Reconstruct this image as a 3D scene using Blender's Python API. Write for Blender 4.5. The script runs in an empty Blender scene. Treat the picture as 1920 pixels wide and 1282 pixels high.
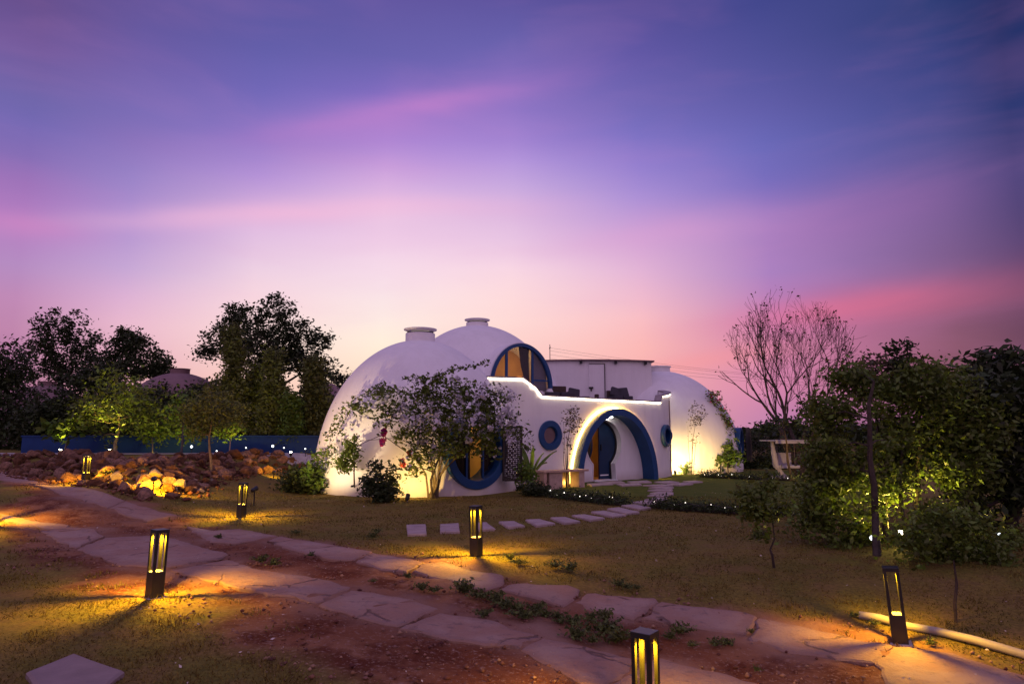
import bpy, bmesh, math, random
import numpy as np
from mathutils import Vector, Matrix, noise
from mathutils.geometry import delaunay_2d_cdt
random.seed(7)
rng = np.random.default_rng(7)
S = bpy.context.scene
COL = S.collection
R = math.radians
PI = math.pi

# ------------------------------------------------------------------ camera
PITCH = R(7.52)
FPX = 1280.0                      # focal length in photograph pixels (1920 wide)
CAM = Vector((0, 0, 1.5))
cam = bpy.data.cameras.new('camera')
cam.sensor_width = 36
cam.lens = 24
cam.clip_start = 0.05
cam.clip_end = 3000
camo = bpy.data.objects.new('camera', cam)
COL.objects.link(camo)
camo.location = CAM
camo.rotation_euler = (PI / 2 + PITCH, 0, 0)
S.camera = camo

S.view_settings.view_transform = 'Standard'
S.view_settings.look = 'None'
S.view_settings.gamma = 1
S.view_settings.use_curve_mapping = False
S.view_settings.exposure = 0.0
S.render.engine = 'CYCLES'
S.cycles.use_denoising = True
S.cycles.max_bounces = 6
S.cycles.diffuse_bounces = 3
S.cycles.glossy_bounces = 3
S.cycles.transmission_bounces = 4
S.cycles.transparent_max_bounces = 8
S.cycles.sample_clamp_indirect = 4.0


def ray(px, py):
    a = (px - 960) / FPX
    b = (641 - py) / FPX
    return Vector((a, math.cos(PITCH) - b * math.sin(PITCH), math.sin(PITCH) + b * math.cos(PITCH)))


def at(px, py, Y):
    """the point of the photograph's sight line that lies Y metres ahead"""
    d = ray(px, py)
    return CAM + d * (Y / d.y)


def azel(px, py):
    d = ray(px, py)
    return math.degrees(math.atan2(d.x, d.y)), math.degrees(math.atan2(d.z, math.hypot(d.x, d.y)))


def lin(c):
    return tuple((v / 255 / 12.92) if v / 255 <= 0.04045 else ((v / 255 + 0.055) / 1.055) ** 2.4 for v in c)


# ------------------------------------------------------------------ world
W = bpy.data.worlds.new('World')
S.world = W
W.use_nodes = True
nt = W.node_tree
nt.nodes.clear()


class NG:
    def __init__(s, nt): s.nt = nt; s.n = nt.nodes; s.l = nt.links
    def node(s, t, **k):
        n = s.n.new(t)
        for a, b in k.items(): setattr(n, a, b)
        return n
    def put(s, sock, v):
        if isinstance(v, bpy.types.NodeSocket): s.l.new(v, sock)
        elif v is not None: sock.default_value = v
    def m(s, op, a, b=None, c=None, clamp=False):
        n = s.node('ShaderNodeMath', operation=op, use_clamp=clamp)
        s.put(n.inputs[0], a)
        if b is not None: s.put(n.inputs[1], b)
        if c is not None: s.put(n.inputs[2], c)
        return n.outputs[0]
    def mix(s, f, a, b, blend='MIX'):
        n = s.node('ShaderNodeMix', data_type='RGBA', blend_type=blend)
        s.put(n.inputs[0], f)
        for sock, v in ((n.inputs[6], a), (n.inputs[7], b)):
            if isinstance(v, tuple) and len(v) == 3: v = v + (1,)
            s.put(sock, v)
        return n.outputs[2]
    def ramp(s, f, stops, interp='LINEAR'):
        n = s.node('ShaderNodeValToRGB')
        s.put(n.inputs[0], f)
        r = n.color_ramp
        r.interpolation = interp
        while len(r.elements) > 1: r.elements.remove(r.elements[-1])
        for i, (p, c) in enumerate(stops):
            e = r.elements[0] if i == 0 else r.elements.new(p)
            e.position = p
            e.color = tuple(c) + (1,) if len(c) == 3 else c
        return n.outputs[0]
    def maprange(s, v, a, b, c=0, d=1, t='SMOOTHSTEP'):
        n = s.node('ShaderNodeMapRange', interpolation_type=t)
        s.put(n.inputs[0], v)
        for i, q in enumerate((a, b, c, d)): n.inputs[i + 1].default_value = q
        return n.outputs[0]
    def noise(s, vec, scale, detail=3, rough=.55, dist=0.0):
        n = s.node('ShaderNodeTexNoise')
        if vec is not None: s.l.new(vec, n.inputs['Vector'])
        n.inputs['Scale'].default_value = scale
        n.inputs['Detail'].default_value = detail
        n.inputs['Roughness'].default_value = rough
        n.inputs['Distortion'].default_value = dist
        return n.outputs[0]


g = NG(nt)
tc = g.node('ShaderNodeTexCoord')
sep = g.node('ShaderNodeSeparateXYZ')
g.l.new(tc.outputs['Generated'], sep.inputs[0])
dx, dy, dz = sep.outputs
az = g.m('MULTIPLY', g.m('ARCTAN2', dx, dy), 180 / PI)
el = g.m('MULTIPLY', g.m('ARCSINE', dz), 180 / PI)
comb = g.node('ShaderNodeCombineXYZ')
g.put(comb.inputs[0], g.m('MULTIPLY', az, .02))
g.put(comb.inputs[1], g.m('MULTIPLY', el, .075))
wob = g.m('SUBTRACT', g.noise(comb.outputs[0], 2.2, 4, .5), .5)        # slow waviness of the cloud layer
wisp = g.noise(comb.outputs[0], 3.4, 4, .5, .4)                        # wispy texture
el2 = g.m('ADD', el, g.m('MULTIPLY', wob, 1.2))
eln = g.m('MULTIPLY', g.m('ADD', el2, 5.0), 1 / 95.0, clamp=True)
SKY = {
    40: {0: (102, 78, 140), 75: (110, 86, 152), 180: (110, 100, 170), 230: (115, 103, 178), 290: (134, 108, 180), 340: (158, 114, 184), 420: (178, 124, 192), 500: (180, 138, 192), 560: (190, 135, 180), 620: (188, 130, 168), 800: (150, 90, 130)},
    240: {0: (94, 82, 152), 100: (108, 92, 165), 200: (120, 106, 180), 260: (138, 114, 186), 330: (152, 130, 198), 400: (174, 142, 206), 440: (182, 150, 208), 500: (196, 165, 212), 560: (220, 175, 210), 610: (232, 182, 204), 800: (220, 150, 150)},
    480: {0: (88, 84, 158), 100: (100, 94, 170), 170: (112, 102, 182), 260: (140, 118, 196), 330: (180, 146, 214), 400: (214, 174, 218), 430: (224, 188, 224), 500: (236, 206, 226), 560: (248, 214, 222), 640: (252, 216, 212), 800: (248, 190, 160)},
    720: {0: (98, 86, 160), 100: (104, 96, 172), 180: (124, 106, 190), 260: (168, 134, 212), 310: (200, 156, 218), 350: (216, 176, 224), 400: (232, 194, 226), 450: (240, 205, 230), 520: (247, 220, 232), 560: (250, 228, 230), 600: (253, 233, 226), 640: (255, 237, 218), 800: (250, 205, 165)},
    960: {0: (92, 82, 156), 80: (104, 96, 172), 140: (120, 104, 184), 210: (140, 116, 196), 260: (162, 130, 208), 300: (180, 148, 218), 350: (200, 168, 222), 400: (220, 182, 222), 450: (232, 196, 226), 500: (248, 214, 228), 550: (254, 219, 220), 600: (254, 216, 212), 800: (246, 180, 160)},
    1200: {0: (84, 76, 148), 100: (96, 86, 164), 200: (112, 102, 180), 260: (122, 112, 194), 310: (145, 125, 205), 370: (170, 142, 212), 440: (204, 160, 212), 510: (226, 178, 212), 560: (238, 184, 204), 600: (248, 188, 194), 650: (250, 182, 180), 800: (235, 160, 165)},
    1440: {0: (66, 70, 140), 100: (80, 80, 152), 200: (96, 92, 168), 280: (106, 104, 184), 340: (120, 108, 188), 400: (150, 118, 190), 470: (168, 126, 190), 510: (166, 126, 190), 560: (182, 124, 182), 640: (206, 124, 168), 720: (212, 130, 170), 800: (188, 128, 172)},
    1780: {0: (46, 60, 118), 100: (58, 66, 130), 180: (66, 72, 138), 260: (82, 80, 144), 320: (98, 84, 146), 430: (120, 90, 144), 500: (126, 90, 138), 560: (136, 86, 124), 650: (130, 78, 98), 800: (112, 68, 92)},
    1915: {0: (30, 44, 98), 200: (44, 54, 112), 320: (64, 62, 118), 450: (92, 68, 116), 550: (112, 70, 104), 650: (102, 62, 86), 800: (92, 58, 84)},
}
BACK = [(-5, (120, 98, 130)), (2, (160, 124, 160)), (10, (206, 164, 202)), (25, (211, 174, 214)), (45, (186, 160, 208)), (90, (150, 138, 196))]
ramps = []
PXS = sorted(SKY)
for px in PXS:
    st = []
    for py, c in SKY[px].items():
        st.append((azel(px, py)[1], lin(c)))
    st.sort()
    top = st[-1]
    st.append((58, tuple(.45 * a + .55 * b for a, b in zip(top[1], lin((138, 124, 188))))))
    st.append((90, lin((150, 138, 196))))
    ramps.append(g.ramp(eln, [((e + 5) / 95, c) for e, c in st]))
back = g.ramp(eln, [((e + 5) / 95, lin(c)) for e, c in BACK])
AZ = [azel(px, 450)[0] for px in PXS]
col = ramps[0]
for i in range(len(PXS) - 1):
    col = g.mix(g.maprange(az, AZ[i], AZ[i + 1], t='LINEAR'), col, ramps[i + 1])
aa = g.m('ABSOLUTE', az)
# long pink cloud streaks: (three photograph points on the ridge, half width in degrees, azimuth centre and reach, colour, strength)
STREAKS = [
    ([(420, 258), (720, 212), (1110, 136)], .95, (770, 300), (196, 128, 202), .55),
    ([(480, 268), (720, 236), (960, 195)], 2.0, (720, 260), (186, 128, 204), .40),
    ([(40, 420), (480, 400), (1000, 384)], .85, (560, 420), (252, 190, 218), .62),
    ([(0, 415), (60, 424), (160, 440)], .9, (40, 130), (206, 130, 192), .55),
    ([(1000, 470), (1200, 446), (1500, 412)], 1.5, (1240, 260), (222, 160, 208), .45),
    ([(1400, 440), (1600, 405), (1900, 335)], 1.9, (1640, 260), (168, 108, 172), .35),
    ([(1260, 618), (1560, 586), (1920, 532)], 1.25, (1600, 290), (226, 108, 138), .72),
    ([(1180, 705), (1330, 674), (1500, 655)], .9, (1320, 170), (250, 150, 150), .6),
]
for pts, hw, (cx, reach), c, amp in STREAKS:
    q = np.polyfit([azel(*p)[0] for p in pts], [azel(*p)[1] for p in pts], 2)
    ridge = g.m('ADD', g.m('MULTIPLY', g.m('ADD', g.m('MULTIPLY', az, float(q[0])), float(q[1])), az), float(q[2]))
    dd = g.m('DIVIDE', g.m('SUBTRACT', el2, ridge), hw)
    prof = g.m('EXPONENT', g.m('MULTIPLY', g.m('MULTIPLY', dd, dd), -1.0))
    a0 = azel(cx, 500)[0]
    ah = abs(azel(cx + reach, 500)[0] - azel(cx - reach, 500)[0]) / 2
    ea = g.m('DIVIDE', g.m('SUBTRACT', az, a0), ah)
    env = g.m('EXPONENT', g.m('MULTIPLY', g.m('MULTIPLY', ea, ea), -1.4))
    f = g.m('MULTIPLY', g.m('MULTIPLY', prof, env), g.maprange(wisp, .2, .8, .62 * amp, 1.08 * amp), clamp=True)
    col = g.mix(f, col, lin(c))
# fine wisps everywhere, very faint
col = g.mix(g.m('MULTIPLY', g.maprange(wisp, .42, .8), .10), col, lin((214, 140, 200)))
col = g.mix(g.maprange(aa, 42, 105), col, back)
sky = g.node('ShaderNodeTexSky', sky_type='NISHITA')
sky.sun_disc = False
sky.sun_elevation = R(-3)
sky.sun_rotation = R(-8)
bg1 = g.node('ShaderNodeBackground'); g.put(bg1.inputs[0], col); bg1.inputs[1].default_value = 1.0
bg2 = g.node('ShaderNodeBackground'); g.put(bg2.inputs[0], sky.outputs[0]); bg2.inputs[1].default_value = 0.05
add = g.node('ShaderNodeAddShader')
g.l.new(bg1.outputs[0], add.inputs[0]); g.l.new(bg2.outputs[0], add.inputs[1])
out = g.node('ShaderNodeOutputWorld')
g.l.new(add.outputs[0], out.inputs[0])

# ------------------------------------------------------------------ materials
def mat(name, c, rough=.8, var=.25, scale=6.0, bump=.0, bscale=40.0, emit=None, estr=0.0, trans=0.0, island=0.0, metal=0.0, c2=None, spec=.3, obvar=0.0):
    m = bpy.data.materials.new(name)
    m.use_nodes = True
    q = NG(m.node_tree)
    q.n.clear()
    o = q.node('ShaderNodeOutputMaterial')
    b = q.node('ShaderNodeBsdfPrincipled')
    b.inputs['Roughness'].default_value = rough
    b.inputs['Metallic'].default_value = metal
    b.inputs['Specular IOR Level'].default_value = spec
    t = q.node('ShaderNodeTexCoord')
    c = tuple(c)
    if var or c2:
        n = q.noise(t.outputs['Object'], scale, 5, .6)
        cc = q.ramp(n, [(.3, tuple(v * (1 - var) for v in c)), (.7, tuple(min(1, v * (1 + var)) for v in (c2 or c)))])
    else:
        cc = c + (1,)
    if island:
        geo = q.node('ShaderNodeNewGeometry')
        hs = q.node('ShaderNodeHueSaturation')
        q.put(hs.inputs['Color'], cc)
        q.put(hs.inputs['Value'], q.maprange(geo.outputs['Random Per Island'], 0, 1, 1 - island, 1 + island, 'LINEAR'))
        q.put(hs.inputs['Hue'], q.maprange(geo.outputs['Random Per Island'], 0, 1, .5 - .03, .5 + .02, 'LINEAR'))
        cc = hs.outputs[0]
    if obvar:
        oi = q.node('ShaderNodeObjectInfo')
        hs = q.node('ShaderNodeHueSaturation')
        q.put(hs.inputs['Color'], cc)
        q.put(hs.inputs['Value'], q.maprange(oi.outputs['Random'], 0, 1, 1 - obvar, 1 + obvar, 'LINEAR'))
        q.put(hs.inputs['Saturation'], q.maprange(oi.outputs['Random'], 0, 1, 1.1, .75, 'LINEAR'))
        cc = hs.outputs[0]
    q.put(b.inputs['Base Color'], cc)
    if bump:
        bn = q.node('ShaderNodeBump')
        bn.inputs['Strength'].default_value = bump
        bn.inputs['Distance'].default_value = .02
        q.l.new(q.noise(t.outputs['Object'], bscale, 6, .6), bn.inputs['Height'])
        q.l.new(bn.outputs[0], b.inputs['Normal'])
    if emit:
        b.inputs['Emission Color'].default_value = tuple(emit) + (1,)
        b.inputs['Emission Strength'].default_value = estr
    sh = b.outputs[0]
    if trans:
        tr = q.node('ShaderNodeBsdfTranslucent')
        q.put(tr.inputs[0], cc)
        mx = q.node('ShaderNodeMixShader')
        mx.inputs[0].default_value = trans
        q.l.new(sh, mx.inputs[1]); q.l.new(tr.outputs[0], mx.inputs[2])
        sh = mx.outputs[0]
    q.l.new(sh, o.inputs[0])
    return m


def glass_mat(name, tint=(.9, .9, .95)):
    m = bpy.data.materials.new(name); m.use_nodes = True
    q = NG(m.node_tree); q.n.clear()
    o = q.node('ShaderNodeOutputMaterial')
    t = q.node('ShaderNodeBsdfTransparent'); t.inputs[0].default_value = tuple(tint) + (1,)
    gl = q.node('ShaderNodeBsdfGlossy'); gl.inputs['Roughness'].default_value = .03
    fr = q.node('ShaderNodeFresnel'); fr.inputs[0].default_value = 1.45
    mx = q.node('ShaderNodeMixShader')
    q.l.new(fr.outputs[0], mx.inputs[0]); q.l.new(t.outputs[0], mx.inputs[1]); q.l.new(gl.outputs[0], mx.inputs[2])
    q.l.new(mx.outputs[0], o.inputs[0])
    return m


def emis(name, c, s):
    m = bpy.data.materials.new(name); m.use_nodes = True
    q = NG(m.node_tree); q.n.clear()
    o = q.node('ShaderNodeOutputMaterial')
    e = q.node('ShaderNodeEmission')
    e.inputs[0].default_value = tuple(c) + (1,); e.inputs[1].default_value = s
    q.l.new(e.outputs[0], o.inputs[0])
    return m


M = {}
def plaster():
    m = bpy.data.materials.new('white_plaster'); m.use_nodes = True
    q = NG(m.node_tree); b = q.n['Principled BSDF']
    b.inputs['Roughness'].default_value = .75; b.inputs['Specular IOR Level'].default_value = .25
    t = q.node('ShaderNodeTexCoord')
    mp = q.node('ShaderNodeMapping'); mp.inputs['Scale'].default_value = (2.2, 2.2, .35)
    q.l.new(t.outputs['Object'], mp.inputs[0])
    streak = q.noise(mp.outputs[0], 1.6, 6, .65)
    blot = q.noise(t.outputs['Object'], .9, 5, .6)
    c = q.mix(q.maprange(streak, .35, .75), (.80, .78, .77), (.745, .725, .71))
    c = q.mix(q.m('MULTIPLY', q.maprange(blot, .55, .8), .2), c, (.60, .56, .53))
    s = q.node('ShaderNodeSeparateXYZ'); q.l.new(t.outputs['Object'], s.inputs[0])
    splash = q.m('MULTIPLY', q.maprange(q.m('ADD', s.outputs[2], q.m('MULTIPLY', streak, .35)), .12, .5, 1, 0), .55)
    c = q.mix(splash, c, (.46, .36, .29))
    q.put(b.inputs['Base Color'], c)
    bn = q.node('ShaderNodeBump'); bn.inputs['Strength'].default_value = .25; bn.inputs['Distance'].default_value = .02
    q.l.new(q.noise(t.outputs['Object'], 9, 6, .6), bn.inputs['Height']); q.l.new(bn.outputs[0], b.inputs['Normal'])
    return m
M['white'] = plaster()
M['trim_white'] = mat('white_trim', (.78, .76, .75), .5, .04)
M['blue'] = mat('blue_paint', (.010, .057, .165), .42, .12, 5, .15, 30)
M['door_blue'] = mat('dark_blue_door', (.007, .026, .07), .4, .15, 3)
M['dark_frame'] = mat('dark_frame', (.02, .018, .02), .5, .1)
M['metal'] = mat('black_metal', (.012, .012, .013), .38, .15, 20, .05, 60, spec=.5)
M['ochre'] = mat('ochre_interior', (.62, .36, .13), .8, .12, 2)
M['floor_in'] = mat('interior_floor', (.3, .2, .13), .6, .15)
M['curtain'] = mat('dark_curtain', (.03, .022, .02), .9, .2)
M['lattice'] = mat('dark_lattice', (.035, .028, .025), .6, .2)
M['glass'] = glass_mat('window_glass')
M['led'] = emis('parapet_led', (1, .86, .62), 11.0)
M['halo'] = emis('arch_halo_led', (1, .54, .09), 55.0)
M['lamp_lens'] = emis('garden_lamp_lens', (1, .85, .6), 30.0)
M['cool_lens'] = emis('small_white_lens', (.85, .92, 1), 4.5)
M['fairy'] = emis('fairy_bulb', (1, .93, .8), 5.0)
M['bollard_led'] = emis('bollard_led', (1, .62, .16), 14.0)
M['downlight'] = emis('porch_downlight', (1, .93, .82), 40.0)
M['stone_slab'] = None
M['bark'] = mat('dark_bark', (.055, .04, .032), .9, .4, 14, .5, 30)
M['stem_brown'] = mat('brown_stem', (.11, .08, .055), .9, .35, 14, .4, 30)
M['pale_bark'] = mat('pale_bark', (.19, .14, .10), .9, .35, 14, .4, 30)
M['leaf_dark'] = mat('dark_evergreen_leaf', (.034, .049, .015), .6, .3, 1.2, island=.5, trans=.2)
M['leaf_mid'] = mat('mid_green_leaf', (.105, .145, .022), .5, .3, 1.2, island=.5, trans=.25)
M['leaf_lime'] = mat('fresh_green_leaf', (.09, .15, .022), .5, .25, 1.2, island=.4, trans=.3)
M['leaf_dry'] = mat('dry_brown_leaf', (.105, .082, .045), .7, .3, 1.2, island=.5, trans=.2)
M['leaf_olive'] = mat('olive_leaf', (.100, .118, .030), .6, .3, 1.2, island=.5, trans=.2)
M['leaf_climber'] = mat('climber_leaf', (.10, .135, .02), .5, .3, 1.2, island=.5, trans=.25)
M['leaf_conifer'] = mat('conifer_leaf', (.085, .105, .026), .7, .3, 1.2, island=.5, trans=.1)
M['white_petal'] = mat('white_petal', (.62, .58, .62), .6, .12, 3, island=.2, trans=.3)
M['magenta_petal'] = mat('magenta_petal', (.42, .03, .20), .6, .15, 3, island=.3, trans=.25)
M['red_petal'] = mat('red_petal', (.55, .05, .05), .6, .15, 3, island=.3, trans=.25)
M['rock'] = mat('laterite_rock', (.10, .042, .019), .9, .5, 3, .9, 9, c2=(.17, .074, .034), obvar=.6)
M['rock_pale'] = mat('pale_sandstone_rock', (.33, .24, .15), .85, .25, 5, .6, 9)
M['rubble'] = mat('reddish_rubble', (.15, .065, .038), .95, .4, 3, island=.5)
M['pebble'] = mat('pebble', (.24, .13, .085), .9, .4, 3, island=.5)
M['pvc'] = mat('grey_pvc_pipe', (.36, .32, .28), .45, .2, 3, .05)
M['blue_wall'] = mat('blue_wall_paint', (.008, .040, .15), .7, .2, 1.5, .2, 12)
M['bench'] = mat('pinkish_bench_stone', (.46, .33, .26), .8, .2, 6, .4, 25)
M['bench_slab'] = mat('sandstone_bench_slab', (.5, .33, .24), .75, .2, 6, .4, 25)
M['sofa'] = mat('brown_wicker', (.07, .045, .035), .8, .3, 30, .5, 60)
M['cushion'] = mat('dark_grey_cushion', (.05, .045, .055), .9, .15, 10)
M['concrete'] = mat('pale_concrete', (.42, .37, .35), .85, .2, 3, .3, 20)
M['canvas'] = mat('white_canvas', (.36, .33, .35), .85, .06, 3)
M['grass_blade'] = mat('short_grass_blade', (.13, .115, .022), .7, .35, .6, island=.5, trans=.3, c2=(.17, .12, .035), spec=0.0)
M['litter'] = mat('pale_fallen_leaf', (.5, .42, .36), .8, .2, 3, island=.3)
M['wire'] = mat('dark_wire', (.12, .09, .10), .6, .0)
M['purple_white'] = mat('dimmed_white_plaster', (.22, .135, .14), .8, .15, 2, .2, 12)  # white plaster with the purple of dim dusk light put into its colour
M['brown_roof'] = mat('brown_roof_panel', (.16, .09, .07), .8, .2, 3)

# ------------------------------------------------------------------ objects
def link(o, parent=None):
    COL.objects.link(o)
    if parent is not None: o.parent = parent
    return o


def thing(name, label, cat, loc=(0, 0, 0), rz=0, group=None):
    o = bpy.data.objects.new(name, None)
    o.empty_display_size = .1
    link(o)
    o.location = loc
    o.rotation_euler = (0, 0, rz)
    o['label'] = label; o['category'] = cat
    if group: o['group'] = group
    return o


def tag(o, label, cat, group=None):
    o['label'] = label; o['category'] = cat
    if group: o['group'] = group
    return o


def struct(o):
    o['kind'] = 'structure'
    return o


class MB:
    def __init__(s): s.v = []; s.f = []
    def add(s, vs, fs):
        k = len(s.v)
        s.v += [tuple(v) for v in vs]
        s.f += [tuple(i + k for i in f) for f in fs]
        return s
    def box(s, c, d, rz=0.0, m=None):
        hx, hy, hz = d[0] / 2, d[1] / 2, d[2] / 2
        vs = []
        for x, y, z in ((-1, -1, -1), (1, -1, -1), (1, 1, -1), (-1, 1, -1), (-1, -1, 1), (1, -1, 1), (1, 1, 1), (-1, 1, 1)):
            p = Vector((x * hx, y * hy, z * hz))
            if m is not None: p = m @ p
            elif rz: p = Matrix.Rotation(rz, 3, 'Z') @ p
            vs.append(p + Vector(c))
        return s.add(vs, [(0, 3, 2, 1), (4, 5, 6, 7), (0, 1, 5, 4), (1, 2, 6, 5), (2, 3, 7, 6), (3, 0, 4, 7)])
    def tube(s, pts, rad, n=6, cap=True):
        pts = [Vector(p) for p in pts]
        if not hasattr(rad, '__len__'): rad = [rad] * len(pts)
        rings = []
        ref = Vector((.31, .17, .93)).normalized()
        for i, p in enumerate(pts):
            t = (pts[min(i + 1, len(pts) - 1)] - pts[max(i - 1, 0)])
            if t.length < 1e-9: t = Vector((0, 0, 1))
            t.normalize()
            r_ = ref if abs(t.dot(ref)) < .95 else Vector((1, 0, 0))
            u = t.cross(r_).normalized(); w = t.cross(u)
            rings.append([p + (u * math.cos(2 * PI * k / n) + w * math.sin(2 * PI * k / n)) * rad[i] for k in range(n)])
        vs = [v for r_ in rings for v in r_]
        fs = [(i * n + k, i * n + (k + 1) % n, (i + 1) * n + (k + 1) % n, (i + 1) * n + k) for i in range(len(pts) - 1) for k in range(n)]
        if cap and n > 2:
            fs.append(tuple(range(n - 1, -1, -1))); fs.append(tuple((len(pts) - 1) * n + k for k in range(n)))
        return s.add(vs, fs)
    def lathe(s, prof, c=(0, 0, 0), n=48):
        k = len(prof)
        vs = [(c[0] + r_ * math.cos(2 * PI * i / n), c[1] + r_ * math.sin(2 * PI * i / n), c[2] + z) for i in range(n) for r_, z in prof]
        fs = [(i * k + j, ((i + 1) % n) * k + j, ((i + 1) % n) * k + j + 1, i * k + j + 1) for i in range(n) for j in range(k - 1)]
        return s.add(vs, fs)
    def build(s, name, m, parent=None, smooth=False, bevel=0.0):
        me = bpy.data.meshes.new(name)
        me.from_pydata(s.v, [], s.f)
        bm = bmesh.new(); bm.from_mesh(me)
        bmesh.ops.recalc_face_normals(bm, faces=bm.faces)
        if bevel: bmesh.ops.bevel(bm, geom=list(bm.edges), offset=bevel, segments=2, affect='EDGES', profile=.6)
        bm.to_mesh(me); bm.free()
        if smooth:
            me.polygons.foreach_set('use_smooth', [True] * len(me.polygons))
        me.materials.append(m)
        return link(bpy.data.objects.new(name, me), parent)


def fast(name, V, F, m, parent=None, smooth=False):
    """numpy mesh: V (n,3), F (k,c) with constant corner count"""
    me = bpy.data.meshes.new(name)
    V = np.ascontiguousarray(V, dtype=np.float32); F = np.ascontiguousarray(F, dtype=np.int32)
    me.vertices.add(len(V)); me.vertices.foreach_set('co', V.ravel())
    me.loops.add(F.size); me.loops.foreach_set('vertex_index', F.ravel())
    me.polygons.add(len(F))
    c = F.shape[1]
    me.polygons.foreach_set('loop_start', np.arange(0, F.size, c, dtype=np.int32))
    me.update(calc_edges=True)
    if smooth: me.polygons.foreach_set('use_smooth', [True] * len(F))
    me.materials.append(m)
    return link(bpy.data.objects.new(name, me), parent)


# ------------------------------------------------------------------ ground shape
def sstep(t): t = np.clip(t, 0, 1); return t * t * (3 - 2 * t)


BANK = np.array([(-60, 21.5), (-20, 21.2), (-14.5, 20.3), (-12.0, 17.2), (-10.2, 15.7), (-9.0, 14.7), (-7.6, 13.7), (-6.85, 13.3), (-6.7, 14.0), (-7.0, 15.5), (-7.4, 17.5), (-7.5, 20.0), (-7.0, 22.2), (-5.5, 24), (-4, 33), (-4, 200), (-60, 200)], float)


def sd_poly(x, y, P):
    x = np.asarray(x, float); y = np.asarray(y, float)
    d = np.full(x.shape, 1e9); ins = np.zeros(x.shape, bool)
    n = len(P)
    for i in range(n):
        ax, ay = P[i]; bx, by = P[(i + 1) % n]
        ex, ey = bx - ax, by - ay
        t = np.clip(((x - ax) * ex + (y - ay) * ey) / (ex * ex + ey * ey + 1e-12), 0, 1)
        d = np.minimum(d, np.hypot(x - ax - t * ex, y - ay - t * ey))
        c = ((ay > y) != (by > y)) & (x < (bx - ax) * (y - ay) / (by - ay + 1e-12) + ax)
        ins ^= c
    return np.where(ins, d, -d)


def height(x, y):
    x = np.asarray(x, float); y = np.asarray(y, float)
    h = -.27 * sstep((x + 2.2) / 4.0) * sstep((9.0 - y) / 4.0)
    h = h + .42 * sstep((-x - 4.8) / 3.4) * sstep((y - 9.6) / 4.2)
    m = sstep((sd_poly(x, y, BANK) + .1) / 1.5)
    return h * (1 - m) + np.maximum(h, .78) * m


def H(x, y): return float(height(np.array([x]), np.array([y]))[0])


def P(px, py, dz=0.0):
    """where the sight line of a photograph pixel meets the ground"""
    d = ray(px, py)
    t = np.concatenate([np.linspace(1, 40, 2400), np.linspace(40, 200, 800)])
    pz = CAM.z + d.z * t
    hz = height(CAM.x + d.x * t, CAM.y + d.y * t)
    k = np.nonzero(pz <= hz)[0]
    i = int(k[0]) if len(k) else len(t) - 1
    p = CAM + d * float(t[i])
    return Vector((p.x, p.y, H(p.x, p.y) + dz))
# ------------------------------------------------------------------ ground
def axis(lo, hi, step, far):
    a = np.arange(lo, hi + 1e-6, step)
    k = np.array([1.5, 4, 9, 18, 35, 70, 130, 260, far])
    return np.concatenate([lo - k[::-1], a, hi + k])


gx = axis(-22, 16, .13, 900); gy = np.concatenate([[-900, -300, -80, -20, -6, -1], axis(1, 27, .11, 1500)[9:]])
GX, GY = np.meshgrid(gx, gy)
GZ = height(GX, GY)


def nz(x, y, s, seed=0.0): return noise.noise(Vector((x * s + seed, y * s - seed, seed)))


def poly_px(pts): return np.array([P(*p)[:2] for p in pts])


SOIL = poly_px([(0, 884), (140, 912), (330, 964), (520, 1000), (700, 1030), (950, 1072), (1150, 1100), (1400, 1142), (1640, 1188), (1915, 1250),
                (1915, 1420), (1000, 1420), (640, 1300), (480, 1225), (330, 1140), (180, 1105), (0, 1050)])
BARE = poly_px([(130, 905), (230, 880), (330, 940), (180, 925)])
LAWN = poly_px([(1005, 917), (1172, 948), (1225, 950), (1500, 966), (1640, 940), (1640, 880), (1300, 880), (1000, 885)])
soil = sd_poly(GX, GY, SOIL)
lawn = sd_poly(GX, GY, LAWN)
n1 = np.zeros(GX.shape); n2 = np.zeros(GX.shape); n3 = np.zeros(GX.shape)
near = (np.abs(GX + 3) < 20) & (GY > 0) & (GY < 29)
for i, j in zip(*np.nonzero(near)):
    x, y = GX[i, j], GY[i, j]
    n1[i, j] = nz(x, y, .9); n2[i, j] = nz(x, y, 3.1, 5.3); n3[i, j] = nz(x, y, 8.0, 2.2)
soilm = sstep((soil + .55 * n1 + .3 * n2 + .10) / .45)
rough = .012 + .022 * soilm
GZ = GZ + near * (n1 * .012 + n2 * rough * .8 + n3 * rough * .6 - .006)
nvx = len(gx)
idx = np.arange(GX.size).reshape(GX.shape)
F = np.stack([idx[:-1, :-1], idx[:-1, 1:], idx[1:, 1:], idx[1:, :-1]], -1).reshape(-1, 4)


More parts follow.
